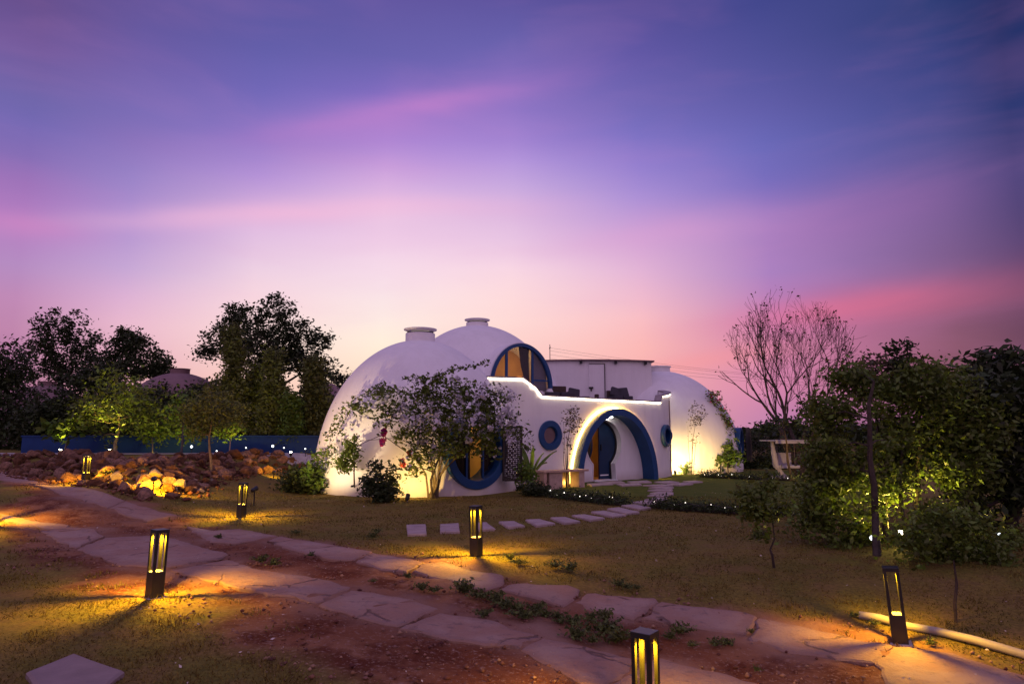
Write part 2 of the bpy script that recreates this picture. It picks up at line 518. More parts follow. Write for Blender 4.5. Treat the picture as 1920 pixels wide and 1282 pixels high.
def ground_mat():
    m = bpy.data.materials.new('garden_ground'); m.use_nodes = True
    q = NG(m.node_tree); b = q.n['Principled BSDF']
    b.inputs['Roughness'].default_value = .95
    b.inputs['Specular IOR Level'].default_value = .1
    t = q.node('ShaderNodeTexCoord').outputs['Object']
    a1 = q.node('ShaderNodeAttribute', attribute_name='soil').outputs['Fac']
    a2 = q.node('ShaderNodeAttribute', attribute_name='lawn').outputs['Fac']
    big = q.noise(t, .55, 4, .6); mid = q.noise(t, 2.3, 5, .65); fine = q.noise(t, 26, 5, .7); fine2 = q.noise(t, 70, 4, .7)
    dry = q.mix(q.maprange(big, .38, .62), (.265, .195, .042), (.190, .168, .030))
    dry = q.mix(q.maprange(mid, .4, .66), dry, (.25, .165, .052))
    dry = q.mix(q.maprange(fine, .35, .7), q.mix(.55, dry, (.05, .04, .016)), dry)
    gr = q.mix(q.maprange(mid, .3, .7), (.085, .120, .014), (.135, .145, .022))
    gr = q.mix(q.maprange(fine, .3, .7), q.mix(.5, gr, (.02, .03, .008)), gr)
    grass = q.mix(a2, dry, gr)
    so = q.mix(q.maprange(big, .36, .64), (.175, .056, .022), (.285, .135, .070))
    so = q.mix(q.maprange(mid, .42, .62), so, (.115, .033, .014))
    so = q.mix(q.maprange(fine, .52, .72), so, (.34, .22, .17))
    so = q.mix(q.maprange(fine2, .60, .75), so, (.09, .04, .028))
    a3 = q.node('ShaderNodeAttribute', attribute_name='dust').outputs['Fac']
    du = q.mix(q.maprange(mid, .35, .65), (.235, .115, .072), (.31, .185, .135))
    du = q.mix(q.maprange(fine, .56, .74), du, (.17, .085, .058))
    so = q.mix(a3, so, du)
    c = q.mix(a1, grass, so)
    q.put(b.inputs['Base Color'], c)
    bn = q.node('ShaderNodeBump'); bn.inputs['Strength'].default_value = .9; bn.inputs['Distance'].default_value = .03
    q.put(bn.inputs['Height'], q.m('ADD', q.m('MULTIPLY', fine, .6), q.m('MULTIPLY', fine2, .4)))
    q.l.new(bn.outputs[0], b.inputs['Normal'])
    return m


M['ground'] = ground_mat()
ground = fast('ground', np.stack([GX.ravel(), GY.ravel(), GZ.ravel()], 1), F, M['ground'], smooth=True)
struct(ground)
for nm, val in (('soil', soilm), ('lawn', sstep((lawn + .25 * n1 + .3) / .5))):
    at_ = ground.data.attributes.new(nm, 'FLOAT', 'POINT')
    at_.data.foreach_set('value', np.ascontiguousarray(val.ravel(), dtype=np.float32))

# distant low hills closing the horizon
hv, hf = [], []
for i in range(81):
    a = R(-80 + 2 * i)
    for r_, z in ((230, -1), (300, .8 + 1.5 * noise.noise(Vector((i * .21, 0, 3)))), (420, 2 + 2.0 * noise.noise(Vector((i * .13, 7, 1)))), (600, -2)):
        hv.append((r_ * math.sin(a), r_ * math.cos(a), z))
for i in range(80):
    for k in range(3): hf.append((i * 4 + k, (i + 1) * 4 + k, (i + 1) * 4 + k + 1, i * 4 + k + 1))
struct(fast('hills', np.array(hv), np.array(hf), M['leaf_dark'], smooth=True))

# ------------------------------------------------------------------ flagstone path and slabs
def slab_mat():
    m = bpy.data.materials.new('flagstone'); m.use_nodes = True
    q = NG(m.node_tree); b = q.n['Principled BSDF']; b.inputs['Roughness'].default_value = .8
    t = q.node('ShaderNodeTexCoord').outputs['Object']
    oi = q.node('ShaderNodeObjectInfo').outputs['Random']
    a = q.noise(t, 1.6, 6, .65); f = q.noise(t, 9, 6, .7); f2 = q.noise(t, 45, 4, .7)
    c = q.mix(oi, (.31, .192, .145), (.36, .235, .18))
    c = q.mix(q.m('MULTIPLY', q.maprange(a, .40, .62), .85), c, (.30, .155, .10))
    ed = q.node('ShaderNodeAttribute', attribute_name='inner').outputs['Fac']
    c = q.mix(q.m('MULTIPLY', q.maprange(q.m('ADD', ed, q.m('MULTIPLY', q.m('SUBTRACT', f, .5), 1.1)), .02, .30, 1, 0), .85), c, (.26, .145, .105))          # red dust lying on the stone
    c = q.mix(q.m('MULTIPLY', q.maprange(f, .50, .72), .75), c, (.15, .095, .08))
    c = q.mix(q.m('MULTIPLY', q.maprange(f2, .6, .8), .5), c, (.42, .35, .32))
    vo = q.node('ShaderNodeTexVoronoi', feature='DISTANCE_TO_EDGE'); vo.inputs['Scale'].default_value = 1.1
    wv = q.node('ShaderNodeMix', data_type='VECTOR'); wv.inputs[0].default_value = .22
    nv_ = q.node('ShaderNodeTexNoise'); q.l.new(t, nv_.inputs['Vector']); nv_.inputs['Scale'].default_value = 3.0; nv_.inputs['Detail'].default_value = 4
    q.l.new(t, wv.inputs[4]); q.l.new(nv_.outputs['Color'], wv.inputs[5]); q.l.new(wv.outputs[1], vo.inputs['Vector'])
    crack = q.m('MULTIPLY', q.maprange(vo.outputs['Distance'], .004, .016, 1, 0), q.maprange(a, .46, .58))
    c = q.mix(q.m('MULTIPLY', crack, .8), c, (.10, .05, .035))
    q.put(b.inputs['Base Color'], c)
    bn = q.node('ShaderNodeBump'); bn.inputs['Strength'].default_value = .8; bn.inputs['Distance'].default_value = .03
    q.put(bn.inputs['Height'], q.m('SUBTRACT', q.m('ADD', f, q.m('MULTIPLY', f2, .35)), crack)); q.l.new(bn.outputs[0], b.inputs['Normal'])
    return m


M['stone_slab'] = slab_mat()


def ragged(pts, step, amp, seed):
    out = []
    n = len(pts)
    for i in range(n):
        a = Vector(pts[i][:2]); b = Vector(pts[(i + 1) % n][:2])
        L = (b - a).length; k = max(1, int(L / step))
        nn = Vector((-(b - a).y, (b - a).x)) / max(L, 1e-6)
        for j in range(k):
            p = a.lerp(b, j / k)
            if j: p = p + nn * amp * (nz(p.x, p.y, 4.2, seed) + .6 * nz(p.x, p.y, 12, seed + 3))
            out.append(p)
    return out


def slab(name, world, parent, top=.022, thick=.06, step=.16, amp=.03, m=None, seed=1.0, tilt=0.0):
    o = ragged(world, step, amp, seed)
    n = len(o)
    tri, = [None],
    cx = sum(p.x for p in o) / n; cy = sum(p.y for p in o) / n
    inner = [Vector((cx + (p.x - cx) * .9, cy + (p.y - cy) * .9)) for p in o]
    vs, fs = [], []
    def zz(p, d): return H(p.x, p.y) + d + tilt * (p.x - cx)
    for p in o: vs.append((p.x, p.y, zz(p, top - thick)))
    for p in o: vs.append((p.x, p.y, zz(p, top - .012)))
    for p, i_ in zip(o, inner):
        L = (Vector((cx, cy)) - p).length
        e = p + (Vector((cx, cy)) - p) * min(.9, .02 / max(L, .02))
        vs.append((e.x, e.y, zz(e, top)))
    for r_ in range(2):
        for i in range(n):
            j = (i + 1) % n
            fs.append((r_ * n + i, r_ * n + j, (r_ + 1) * n + j, (r_ + 1) * n + i))
    # top: a fan of two inner rings so that the stone follows the ground
    base = 2 * n
    prev = base
    for s_ in (.66, .33):
        st = len(vs)
        for p in o:
            e = Vector((cx + (p.x - cx) * s_, cy + (p.y - cy) * s_))
            vs.append((e.x, e.y, zz(e, top + .004 * nz(e.x, e.y, 2.0, seed))))
        for i in range(n):
            j = (i + 1) % n
            fs.append((prev + i, prev + j, st + j, st + i))
        prev = st
    c = Vector((cx, cy)); vs.append((cx, cy, zz(c, top))); ci = len(vs) - 1
    for i in range(n): fs.append((prev + i, prev + (i + 1) % n, ci))
    mb = MB(); mb.add(vs, fs)
    ob = mb.build(name, m or M['stone_slab'], parent)
    at_ = ob.data.attributes.new('inner', 'FLOAT', 'POINT')
    ring = [0.0] * (3 * n) + [.34] * n + [.67] * n + [1.0]
    at_.data.foreach_set('value', ring)
    return ob


path = bpy.data.objects.new('flagstone_path', None); link(path); struct(path)
SLABS = [
    [(0, 883), (62, 899), (74, 908), (20, 904), (0, 900)],
    [(64, 909), (142, 914), (232, 940), (200, 953), (115, 929)],
    [(236, 941), (332, 967), (276, 978), (204, 954)],
    [(0, 964), (62, 978), (128, 986), (112, 996), (46, 986), (0, 975)],
    [(78, 997), (130, 990), (176, 993), (194, 1006), (142, 1028)],
    [(148, 1031), (198, 1010), (300, 1005), (425, 1040), (414, 1048), (312, 1065), (225, 1060)],
    [(322, 1072), (425, 1052), (482, 1069), (600, 1087), (655, 1103), (590, 1131), (520, 1117), (440, 1101)],
    [(599, 1137), (658, 1109), (701, 1113), (760, 1124), (821, 1144), (746, 1175), (682, 1161)],
    [(749, 1181), (824, 1152), (897, 1161), (1012, 1196), (971, 1216), (866, 1203)],
    [(979, 1221), (1019, 1200), (1100, 1216), (1186, 1238), (1182, 1255), (1130, 1287), (1090, 1283), (1050, 1260)],
    [(1190, 1262), (1232, 1236), (1300, 1254), (1420, 1284), (1340, 1330), (1200, 1325), (1120, 1298)],
    [(352, 988), (400, 996), (450, 993), (518, 1006), (440, 1020), (396, 1017)],
    [(502, 1016), (524, 1008), (600, 1019), (696, 1035), (664, 1050), (627, 1050), (560, 1035)],
    [(669, 1054), (699, 1038), (760, 1048), (795, 1056), (762, 1073), (715, 1069)],
    [(776, 1071), (797, 1058), (830, 1055), (870, 1068), (941, 1080), (944, 1094), (914, 1106), (858, 1099)],
    [(936, 1107), (967, 1096), (1066, 1099), (1086, 1107), (1078, 1121), (1056, 1139), (1022, 1127)],
    [(1077, 1132), (1100, 1115), (1228, 1124), (1234, 1131), (1188, 1163), (1132, 1152)],
    [(1206, 1160), (1240, 1131), (1322, 1140), (1400, 1151), (1418, 1158), (1396, 1190), (1300, 1178)],
    [(1423, 1162), (1500, 1175), (1604, 1201), (1672, 1213), (1636, 1243), (1570, 1239), (1480, 1225), (1411, 1205)],
    [(1678, 1216), (1786, 1227), (1844, 1247), (1925, 1270), (1990, 1300), (1900, 1340), (1690, 1310), (1643, 1247)],
]
for i, sl in enumerate(SLABS):
    w_ = [P(*p) for p in sl]; c_ = sum(w_, Vector()) / len(w_)
    slab('flagstone', [c_ + (p - c_) * 1.02 for p in w_], path, seed=3.1 + i, amp=.055, step=.085, top=.015)
dist = np.full(GX.shape, 9.0)
for sl in SLABS:
    pp_ = poly_px(sl)
    dist = np.minimum(dist, -sd_poly(GX, GY, pp_))
at_ = ground.data.attributes.new('dust', 'FLOAT', 'POINT')
at_.data.foreach_set('value', np.ascontiguousarray(.95 * sstep((.26 - dist + .34 * n1 + .26 * n2) / .42).ravel(), dtype=np.float32))
sq = slab('paving_slab', [P(*p) for p in [(48, 1268), (138, 1232), (233, 1266), (190, 1300), (75, 1310)]], None, top=.03, amp=.008, m=mat('pale_slab', (.25, .185, .175), .8, .16, 4, .3, 30), seed=50)
tag(sq, 'pale square paving slab lying alone in the brown grass at the bottom left corner', 'paving slab')

steps = bpy.data.objects.new('stepping_stone_path', None); link(steps); struct(steps)
ST = [
    [(762, 987), (798, 986), (800, 1004), (764, 1005)], [(825, 986), (860, 984), (862, 999), (825, 1000)], [(894, 983), (912, 982), (928, 994), (898, 996)],
    [(935, 981), (964, 980), (984, 988.5), (953, 991)], [(985, 977), (1011, 976), (1041, 984), (1006, 988)], [(1032, 973), (1060, 972), (1088, 980), (1058, 983.5)],
    [(1072, 968.5), (1095, 967), (1134, 973.5), (1107, 977.5)], [(1108, 962), (1132, 960), (1174, 968), (1148, 971)], [(1138, 956), (1160, 953.5), (1199, 962), (1174, 965.5)],
    [(1165, 949.5), (1188, 947.5), (1221, 953.7), (1201, 956.8)], [(1185, 943.6), (1210, 940), (1238, 944), (1224, 947.4)], [(1209, 938), (1232, 935), (1251, 936.5), (1242, 939.6)],
    [(1213, 931), (1229, 928.6), (1254, 929.6), (1249, 932.7)], [(1218, 926.4), (1235, 924), (1263, 924.9), (1262, 928.6)], [(1214, 921), (1232, 919), (1262, 919.6), (1258, 922.4)],
    [(1216, 916), (1236, 914), (1264, 915), (1258, 917.6)], [(1205, 911), (1240, 909.5), (1262, 911), (1246, 913)],
    [(1100, 908), (1140, 906.5), (1150, 909), (1110, 911.5)], [(1120, 905), (1165, 903), (1172, 906), (1134, 908)], [(1156, 909), (1198, 907), (1204, 910), (1166, 912)],
    [(1176, 904), (1214, 902), (1222, 905), (1184, 906.5)], [(1226, 904.5), (1256, 903), (1274, 905), (1244, 907)], [(1250, 909), (1280, 906.5), (1300, 908), (1274, 911)], [(1280, 904), (1304, 902.5), (1318, 904.5), (1292, 906)],
]
pale = mat('stepping_stone', (.37, .285, .265), .8, .2, 5, .4, 25)
for i, q4 in enumerate(ST):
    slab('stepping_stone', [P(*p) for p in q4], steps, top=.035, thick=.08, amp=.006, step=.2, m=pale, seed=70 + i)

# pale track in front of the blue wall
tv, tf = [], []
xs_ = np.linspace(-26, -6.5, 60)
for x in xs_:
    w = 22.6 + .25 * math.sin(x * .6)
    for y in (w - (.9 if x < -15 else .25), w + .5, 23.9): tv.append((x, y, H(x, y) + .012))
for i in range(len(xs_) - 1):
    for k in range(2): tf.append((i * 3 + k, (i + 1) * 3 + k, (i + 1) * 3 + k + 1, i * 3 + k + 1))
struct(fast('track', np.array(tv), np.array(tf), M['concrete'], smooth=True))

# ------------------------------------------------------------------ the dome house
house = thing('dome_house', 'large white dome house with blue arched porch and glowing light line along its parapet', 'house', (-2.5, 19, 0))
HO = house.location.copy()


def hpart(ob, parent=None):
    """parent under the house (or one of its parts) keeping world coordinates"""
    ob.parent = parent or house
    if parent is None: ob.matrix_parent_inverse = Matrix.Translation(-HO)
    else: ob.matrix_parent_inverse = Matrix.Identity(4)
    return ob


def dome(cx, cy, rad, zc, b, cut=None, nu=224, nv=96, z0=-.35, name='dome', m=None):
    vs, fs = [], []
    prof = [(rad, z0), (rad, zc)]
    for j in range(1, nv + 1):
        t = j / nv * PI / 2
        prof.append((rad * math.cos(t), zc + b * math.sin(t)))
    # finer wall rows
    low = [(rad * 1.0, z0 + (zc - z0) * k / 6) for k in range(7)]
    prof = low + prof[2:]
    k = len(prof)
    for i in range(nu):
        a = 2 * PI * i / nu
        for r_, z in prof:
            lump = 1 + .004 * noise.noise(Vector((math.cos(a) * 2 + cx, math.sin(a) * 2, z * .9)))
            vs.append((cx + r_ * lump * math.cos(a), cy + r_ * lump * math.sin(a), z))
    for i in range(nu):
        i2 = (i + 1) % nu
        for j in range(k - 1):
            q4 = (i * k + j, i2 * k + j, i2 * k + j + 1, i * k + j + 1)
            if cut:
                c = [sum(vs[v][d] for v in q4) / 4 for d in range(3)]
                if cut(*c): continue
            fs.append(q4)
    mb = MB(); mb.add(vs, fs)
    me = bpy.data.meshes.new(name); me.from_pydata(vs, [], fs)
    me.polygons.foreach_set('use_smooth', [True] * len(fs))
    me.materials.append(m or M['white'])
    return link(bpy.data.objects.new(name, me))


def collar(cx, cy, z0, z1, r0, r1, parent):
    mb = MB()
    mb.lathe([(r0 * 1.04, z0), (r0, z0 + .12), (r0, z1 - .1), (r0 * .86, z1 - .1), (r0 * .86, z0 + .2)], (cx, cy, 0), 48)
    c = mb.build('vent_collar', M['white'], None, True)
    hpart(c, parent)
    mb = MB()
    mb.lathe([(r0 * .84, z1 - .05), (r1, z1), (r1, z1 + .03), (r1 * .96, z1 + .035), (r0 * .8, z1 - .02), (r0 * .84, z1 - .05)], (cx, cy, 0), 48)
    f = mb.build('vent_flange', M['trim_white'], None, True)
    hpart(f, parent)
    mb = MB(); mb.lathe([(r0 * .83, z1 - .09), (r0 * .9, z1 - .09), (r0 * .9, z1 - .06), (r0 * .83, z1 - .06)], (cx, cy, 0), 40)
    hpart(mb.build('vent_mesh', M['dark_frame'], None), parent)


# --- dome A with its big round window
A = (-2.57, 18.95, 2.74)
angW = R(-51)
nW = Vector((math.cos(angW), math.sin(angW), 0)); tW = Vector((-nW.y, nW.x, 0))      # tW points to the viewer's right
cW = Vector((A[0], A[1], 0)) + nW * 2.74 + Vector((0, 0, 1.03))
rW = .90


def cutA(x, y, z):
    d = Vector((x, y, z)) - cW
    return d.dot(nW) > -1.2 and math.hypot(d.dot(tW), d.z) < rW - .10


domeA = dome(A[0], A[1], A[2], .32, 3.72, cutA)
hpart(domeA)
collar(A[0], A[1], 3.9, 4.33, .41, .46, domeA)


def frame_at(c, n, t):
    """matrix with local x = t, y = inward (-n), z = up"""
    m = Matrix.Identity(4)
    m.col[0].xyz = t; m.col[1].xyz = -n; m.col[2].xyz = Vector((0, 0, 1)); m.col[3].xyz = c
    return m


def ringpart(name, m, mat4, ro, ri, y0, y1, parent, n=72, sz=1.0, bev=.012):
    mb = MB()
    vs, fs = [], []
    prof = [(ro, y1), (ro, y0 + bev), (ro - bev, y0), (ri + bev, y0), (ri, y0 + bev), (ri, y1)]
    k = len(prof)
    for i in range(n):
        a = 2 * PI * i / n
        for r_, y in prof: vs.append(mat4 @ Vector((r_ * math.cos(a), y, r_ * math.sin(a) * sz)))
    for i in range(n):
        for j in range(k):
            fs.append((i * k + j, ((i + 1) % n) * k + j, ((i + 1) % n) * k + (j + 1) % k, i * k + (j + 1) % k))
    mb.add(vs, fs)
    return hpart(mb.build(name, m, None, False), parent)


def discpart(name, m, mat4, r_, y, parent, n=64):
    mb = MB()
    mb.add([mat4 @ Vector((r_ * math.cos(2 * PI * i / n), y, r_ * math.sin(2 * PI * i / n))) for i in range(n)], [tuple(range(n))])
    return hpart(mb.build(name, m, None), parent)


mW = frame_at(cW, nW, tW)
win = ringpart('round_window', M['blue'], mW, rW, rW - .20, -.06, .62, None)
win['label'] = 'big round blue window ring behind the bougainvillea'
discpart('pane', M['glass'], mW, rW - .19, .16, win)
mb = MB()
for u in (-.22, .27):
    mb = MB(); mb.box(mW @ Vector((u, .14, 0)), (.045, .05, 2 * math.sqrt((rW - .2) ** 2 - u * u)), angW + PI / 2)
    hpart(mb.build('mullion', M['blue'], None), win)
mb = MB()
vs, fs = [], []
for i in range(25):
    u = -.75 + i * .80 / 24
    y = .34 + .05 * math.sin(i * 1.9)
    for z in (-.85, .85): vs.append(mW @ Vector((u + (.16 if z < 0 and i > 16 else 0) * 0, y, z)))
for i in range(24): fs.append((2 * i, 2 * i + 2, 2 * i + 3, 2 * i + 1))
mb.add(vs, fs)
hpart(mb.build('curtain', M['curtain'], None, True), win)
mb = MB(); mb.add([mW @ Vector(p) for p in ((-.9, 1.25, -1), (1.1, 1.25, -1), (1.1, 1.25, 1), (-.9, 1.25, 1))], [(0, 1, 2, 3)]); hpart(mb.build('interior_wall', M['ochre'], None), win)
mb = MB(); vs = []; fs = []
for i in range(15):
    for z in (-.8, .8): vs.append(mW @ Vector((.33 + .03 * i, .30 + .04 * math.sin(i * 1.7), z)))
for i in range(14): fs.append((2 * i, 2 * i + 2, 2 * i + 3, 2 * i + 1))
mb.add(vs, fs); hpart(mb.build('curtain', M['curtain'], None, True), win)
# lattice screen standing open at the right of the window
mb = MB()
ls = mW @ Vector((.74, -.10, -.05))
lt = (tW * .93 + nW * .36).normalized()
ln = Vector((0, 0, 1)).cross(lt)
lm = Matrix.Identity(3); lm.col[0] = lt; lm.col[1] = ln; lm.col[2] = Vector((0, 0, 1))
for u in (0, .46): mb.box(ls + lt * u, (.05, .05, 1.36), m=lm)
for z in (-.66, .66): mb.box(ls + lt * .23 + Vector((0, 0, z)), (.41, .05, .05), m=lm)
scr = hpart(mb.build('lattice_screen', M['lattice'], None))
mb = MB()
for i in range(9): mb.box(ls + lt * (.06 + i * .043), (.018, .02, 1.27), m=lm)
for i in range(26): mb.box(ls + lt * .23 + Vector((0, 0, -.62 + i * .05)), (.41, .016, .017), m=lm)
for i in range(60):
    mb.box(ls + lt * (.06 + .34 * ((i * 37) % 60) / 60) + Vector((0, 0, -.6 + 1.2 * i / 60)), (.05, .022, .045), m=lm)
hpart(mb.build('fretwork', M['lattice'], None), scr)

# --- dome B with its arched upper window
B = (-1.29, 25.0, 3.55)
zB, bB = .35, 5.05
cB = at(979, 726, 22.35)
nBang = R(-62)
nB = Vector((math.cos(nBang), math.sin(nBang), 0)); tB = Vector((-nB.y, nB.x, 0))
aB, hB = 1.16, 1.45


def cutB(x, y, z):
    d = Vector((x, y, z)) - cB
    u, w = d.dot(tB), d.dot(nB)
    return w > -2.6 and z > cB.z - .1 and (u / (aB - .04)) ** 2 + (d.z / (hB - .04)) ** 2 < 1


domeB = dome(B[0], B[1], B[2], zB, bB, cutB)
hpart(domeB)
collar(B[0], B[1], 5.28, 5.60, .41, .47, domeB)
mB = frame_at(cB, nB, tB)


def arch_pts(a, h, n=40, foot=0.0):
    pts = [(a * math.cos(PI * i / n), h * math.sin(PI * i / n)) for i in range(n + 1)]
    if foot: pts = [(a, -foot)] + pts + [(-a, -foot)]
    return pts


def archpart(name, m, mat4, ao, ho, ai, hi, y0, y1, parent, foot=0.0, n=48, outer_y1=None):
    po, pi_ = arch_pts(ao, ho, n, foot), arch_pts(ai, hi, n, foot)
    vs, fs = [], []
    oy = y1 if outer_y1 is None else outer_y1
    for (u, z), (u2, z2) in zip(po, pi_):
        vs += [mat4 @ Vector((u, oy, z)), mat4 @ Vector((u, y0, z)), mat4 @ Vector((u2, y0, z2)), mat4 @ Vector((u2, y1, z2))]
    for i in range(len(po) - 1):
        for k in range(3): fs.append((i * 4 + k, (i + 1) * 4 + k, (i + 1) * 4 + k + 1, i * 4 + k + 1))
    mb = MB(); mb.add(vs, fs)
    return hpart(mb.build(name, m, None, False), parent)


dorm = archpart('dormer_shell', M['white'], mB, aB + .03, hB + .03, aB - .02, hB - .02, .05, 2.6, None)
upw = archpart('arched_window', M['blue'], mB, aB, hB, aB - .11, hB - .11, -.02, .12, None)
upw['label'] = 'arched blue upper window with warm light inside'
mb = MB(); mb.add([mB @ Vector((u, .07, z)) for u, z in arch_pts(aB - .1, hB - .1)], [tuple(range(41))])
hpart(mb.build('pane', M['glass'], None), upw)
mb = MB()
mb.box(mB @ Vector((-.55, .06, .58)), (.08, .06, 1.14), nBang + PI / 2)
hpart(mb.build('mullion', M['blue'], None), upw)
mb = MB(); mb.box(mB @ Vector((.42, .06, .63)), (.07, .06, 1.24), nBang + PI / 2)
mb.box(mB @ Vector((.76, .06, .25)), (.62, .05, .05), nBang + PI / 2)
hpart(mb.build('mullion', M['blue'], None), upw)
mb = MB(); vs = []; fs = []
for i in range(13):
    u = .02 + .42 * i / 12
    for k, z in enumerate((1.4, .7, -.05)):
        vs.append(mB @ Vector((u + (.0, .10, .34)[k] * (1 - i / 12) * 1.0, .30 + .03 * math.sin(i * 2.2), z)))
for i in range(12):
    for k in range(2): fs.append((i * 3 + k, i * 3 + 3 + k, i * 3 + 4 + k, i * 3 + 1 + k))
mb.add(vs, fs); hpart(mb.build('curtain', M['curtain'], None, True), upw)
mb = MB(); mb.add([mB @ Vector(p) for p in ((.48, .22, -.1), (1.05, .22, -.1), (1.05, .22, .55), (.80, .22, 1.0), (.48, .22, 1.3))], [(0, 1, 2, 3, 4)]); hpart(mb.build('blind', mat('grey_blind', (.16, .15, .16), .8, .1), None), upw)
mb = MB()
mb.add([mB @ Vector(p) for p in ((-1.3, 1.45, -.6), (1.3, 1.45, -.6), (1.3, 1.45, 1.5), (-1.3, 1.45, 1.5))], [(0, 1, 2, 3)])
mb.add([mB @ Vector(p) for p in ((-1.3, .1, -.35), (1.3, .1, -.35), (1.3, 1.44, -.35), (-1.3, 1.44, -.35))], [(0, 1, 2, 3)])
hpart(mb.build('interior_wall', M['ochre'], None), upw)

# --- dome C
Cc = (6.12, 28.4, 3.2)
domeC = dome(Cc[0], Cc[1], Cc[2], .2, 3.82)
hpart(domeC)
mb = MB(); mb.lathe([(.50, 3.7), (.48, 4.16), (.53, 4.17), (.53, 4.21), (0, 4.22)], (Cc[0] - .02, Cc[1], 0), 40)
hpart(mb.build('vent_collar', M['white'], None), domeC)
# side window seen edge-on at the right of dome C
ang = R(-26); nS = Vector((math.cos(ang), math.sin(ang), 0)); tS = Vector((-nS.y, nS.x, 0))
mS = frame_at(Vector((Cc[0], Cc[1], 0)) + nS * 3.15 + Vector((0, 0, 1.12)), nS, tS)
sw = ringpart('side_window', M['blue'], mS, .56, .42, -.06, .4, None)
discpart('pane', M['glass'], mS, .47, .1, sw)
mb = MB()
q0 = mS @ Vector((.42, -.26, -.1))
mb.box(q0, (.42, .05, 1.25), ang + PI / 2 + .5)
hpart(mb.build('lattice_screen', M['lattice'], None))

# --- facade wall: a gentle curve from dome A to dome C
FP = [Vector(p) for p in ((-1.75, 17.95), (-.9, 18.52), (.02, 19.22), (.95, 19.93), (1.9, 20.66), (3.15, 21.62), (4.4, 22.56), (5.08, 23.25), (5.55, 24.15), (5.78, 25.2), (5.8, 26.4))]


def catmull(Pp, k=14):
    out = []
    for i in range(len(Pp) - 1):
        p0, p1, p2, p3 = Pp[max(i - 1, 0)], Pp[i], Pp[i + 1], Pp[min(i + 2, len(Pp) - 1)]
        for j in range(k):
            t = j / k
            out.append(.5 * ((2 * p1) + (p2 - p0) * t + (2 * p0 - 5 * p1 + 4 * p2 - p3) * t * t + (3 * p1 - p0 - 3 * p2 + p3) * t ** 3))
    out.append(Pp[-1])
    return out


FC = catmull(FP)
FS = [0.0]
for a, b in zip(FC, FC[1:]): FS.append(FS[-1] + (b - a).length)
SL = FS[-1]


def fpt(s, off=0.0):
    """point on the facade curve at arc length s, pushed outward by off"""
    s = min(max(s, 0), SL - 1e-6)
    i = max(0, min(len(FS) - 2, int(np.searchsorted(FS, s)) - 1))
    t = (s - FS[i]) / (FS[i + 1] - FS[i])
    p = FC[i].lerp(FC[i + 1], t)
    d0 = (FC[min(i + 1, len(FC) - 1)] - FC[max(i - 1, 0)]).normalized(); d1 = (FC[min(i + 2, len(FC) - 1)] - FC[i]).normalized()
    d = d0.lerp(d1, t).normalized()
    n = Vector((d.y, -d.x))
    return p + n * off, d, n


def s_of_px(px, z):
    best = None
    for k in range(801):
        s = SL * k / 800
        p = fpt(s)[0]
        dep = p.y * math.cos(PITCH) + (z - 1.5) * math.sin(PITCH)
        e = abs(960 + FPX * p.x / dep - px)
        if best is None or e < best[0]: best = (e, s)
    return best[1]


TOP = []
for px, py in ((912, 707), (980, 709), (1003, 726), (1015, 742), (1126, 748), (1237, 754), (1240, 742), (1244, 733), (1255, 738)):
    z = 2.7
    for _ in range(3):
        s = s_of_px(px, z); z = at(px, py, fpt(s)[0].y).z
    TOP.append((s, z))
TOP = [(0.0, TOP[0][1])] + TOP + [(SL, TOP[-1][1])]
TS = [t[0] for t in TOP]; TZ = [t[1] for t in TOP]
for i in range(1, len(TS)):
    if TS[i] <= TS[i - 1]: TS[i] = TS[i - 1] + .02


def topz(s): return float(np.interp(s, TS, TZ))


# porch arch frame (local x along the wall, y into the wall, z up)
sArch = min(range(801), key=lambda k: (fpt(SL * k / 800)[0] - Vector((3.15, 21.62))).length) * SL / 800
pA, dA, nA = fpt(sArch)
dA3 = Vector((dA.x, dA.y, 0)); nA3 = Vector((nA.x, nA.y, 0))
mA = frame_at(Vector((pA.x, pA.y, 0)), nA3, dA3)
aO, hO = 1.76, 2.23
AO_PROJ = .30

sW1 = s_of_px(1031, 1.4); zW1 = at(1031, 816, fpt(sW1)[0].y).z
sW2 = s_of_px(1246.5, 1.4); zW2 = at(1246.5, 816.5, fpt(sW2)[0].y).z
holes = [[(sArch + u, z) for u, z in arch_pts(aO - .06, hO - .06, 40)],
         [(sW1 + .30 * math.cos(2 * PI * i / 32), zW1 + .30 * math.sin(2 * PI * i / 32)) for i in range(32)],
         [(sW2 + .28 * math.cos(2 * PI * i / 32), zW2 + .28 * math.sin(2 * PI * i / 32)) for i in range(32)]]
holes[0][0] = (holes[0][0][0], -.3); holes[0][-1] = (holes[0][-1][0], -.3)
holes[0].insert(1, (sArch + aO - .06, 0.0)); holes[0].insert(-1, (sArch - aO + .06, 0.0))


def inside(p, poly):
    c = False
    n = len(poly)
    for i in range(n):
        (x1, y1), (x2, y2) = poly[i], poly[(i + 1) % n]
        if (y1 > p[1]) != (y2 > p[1]) and p[0] < (x2 - x1) * (p[1] - y1) / (y2 - y1) + x1: c = not c
    return c


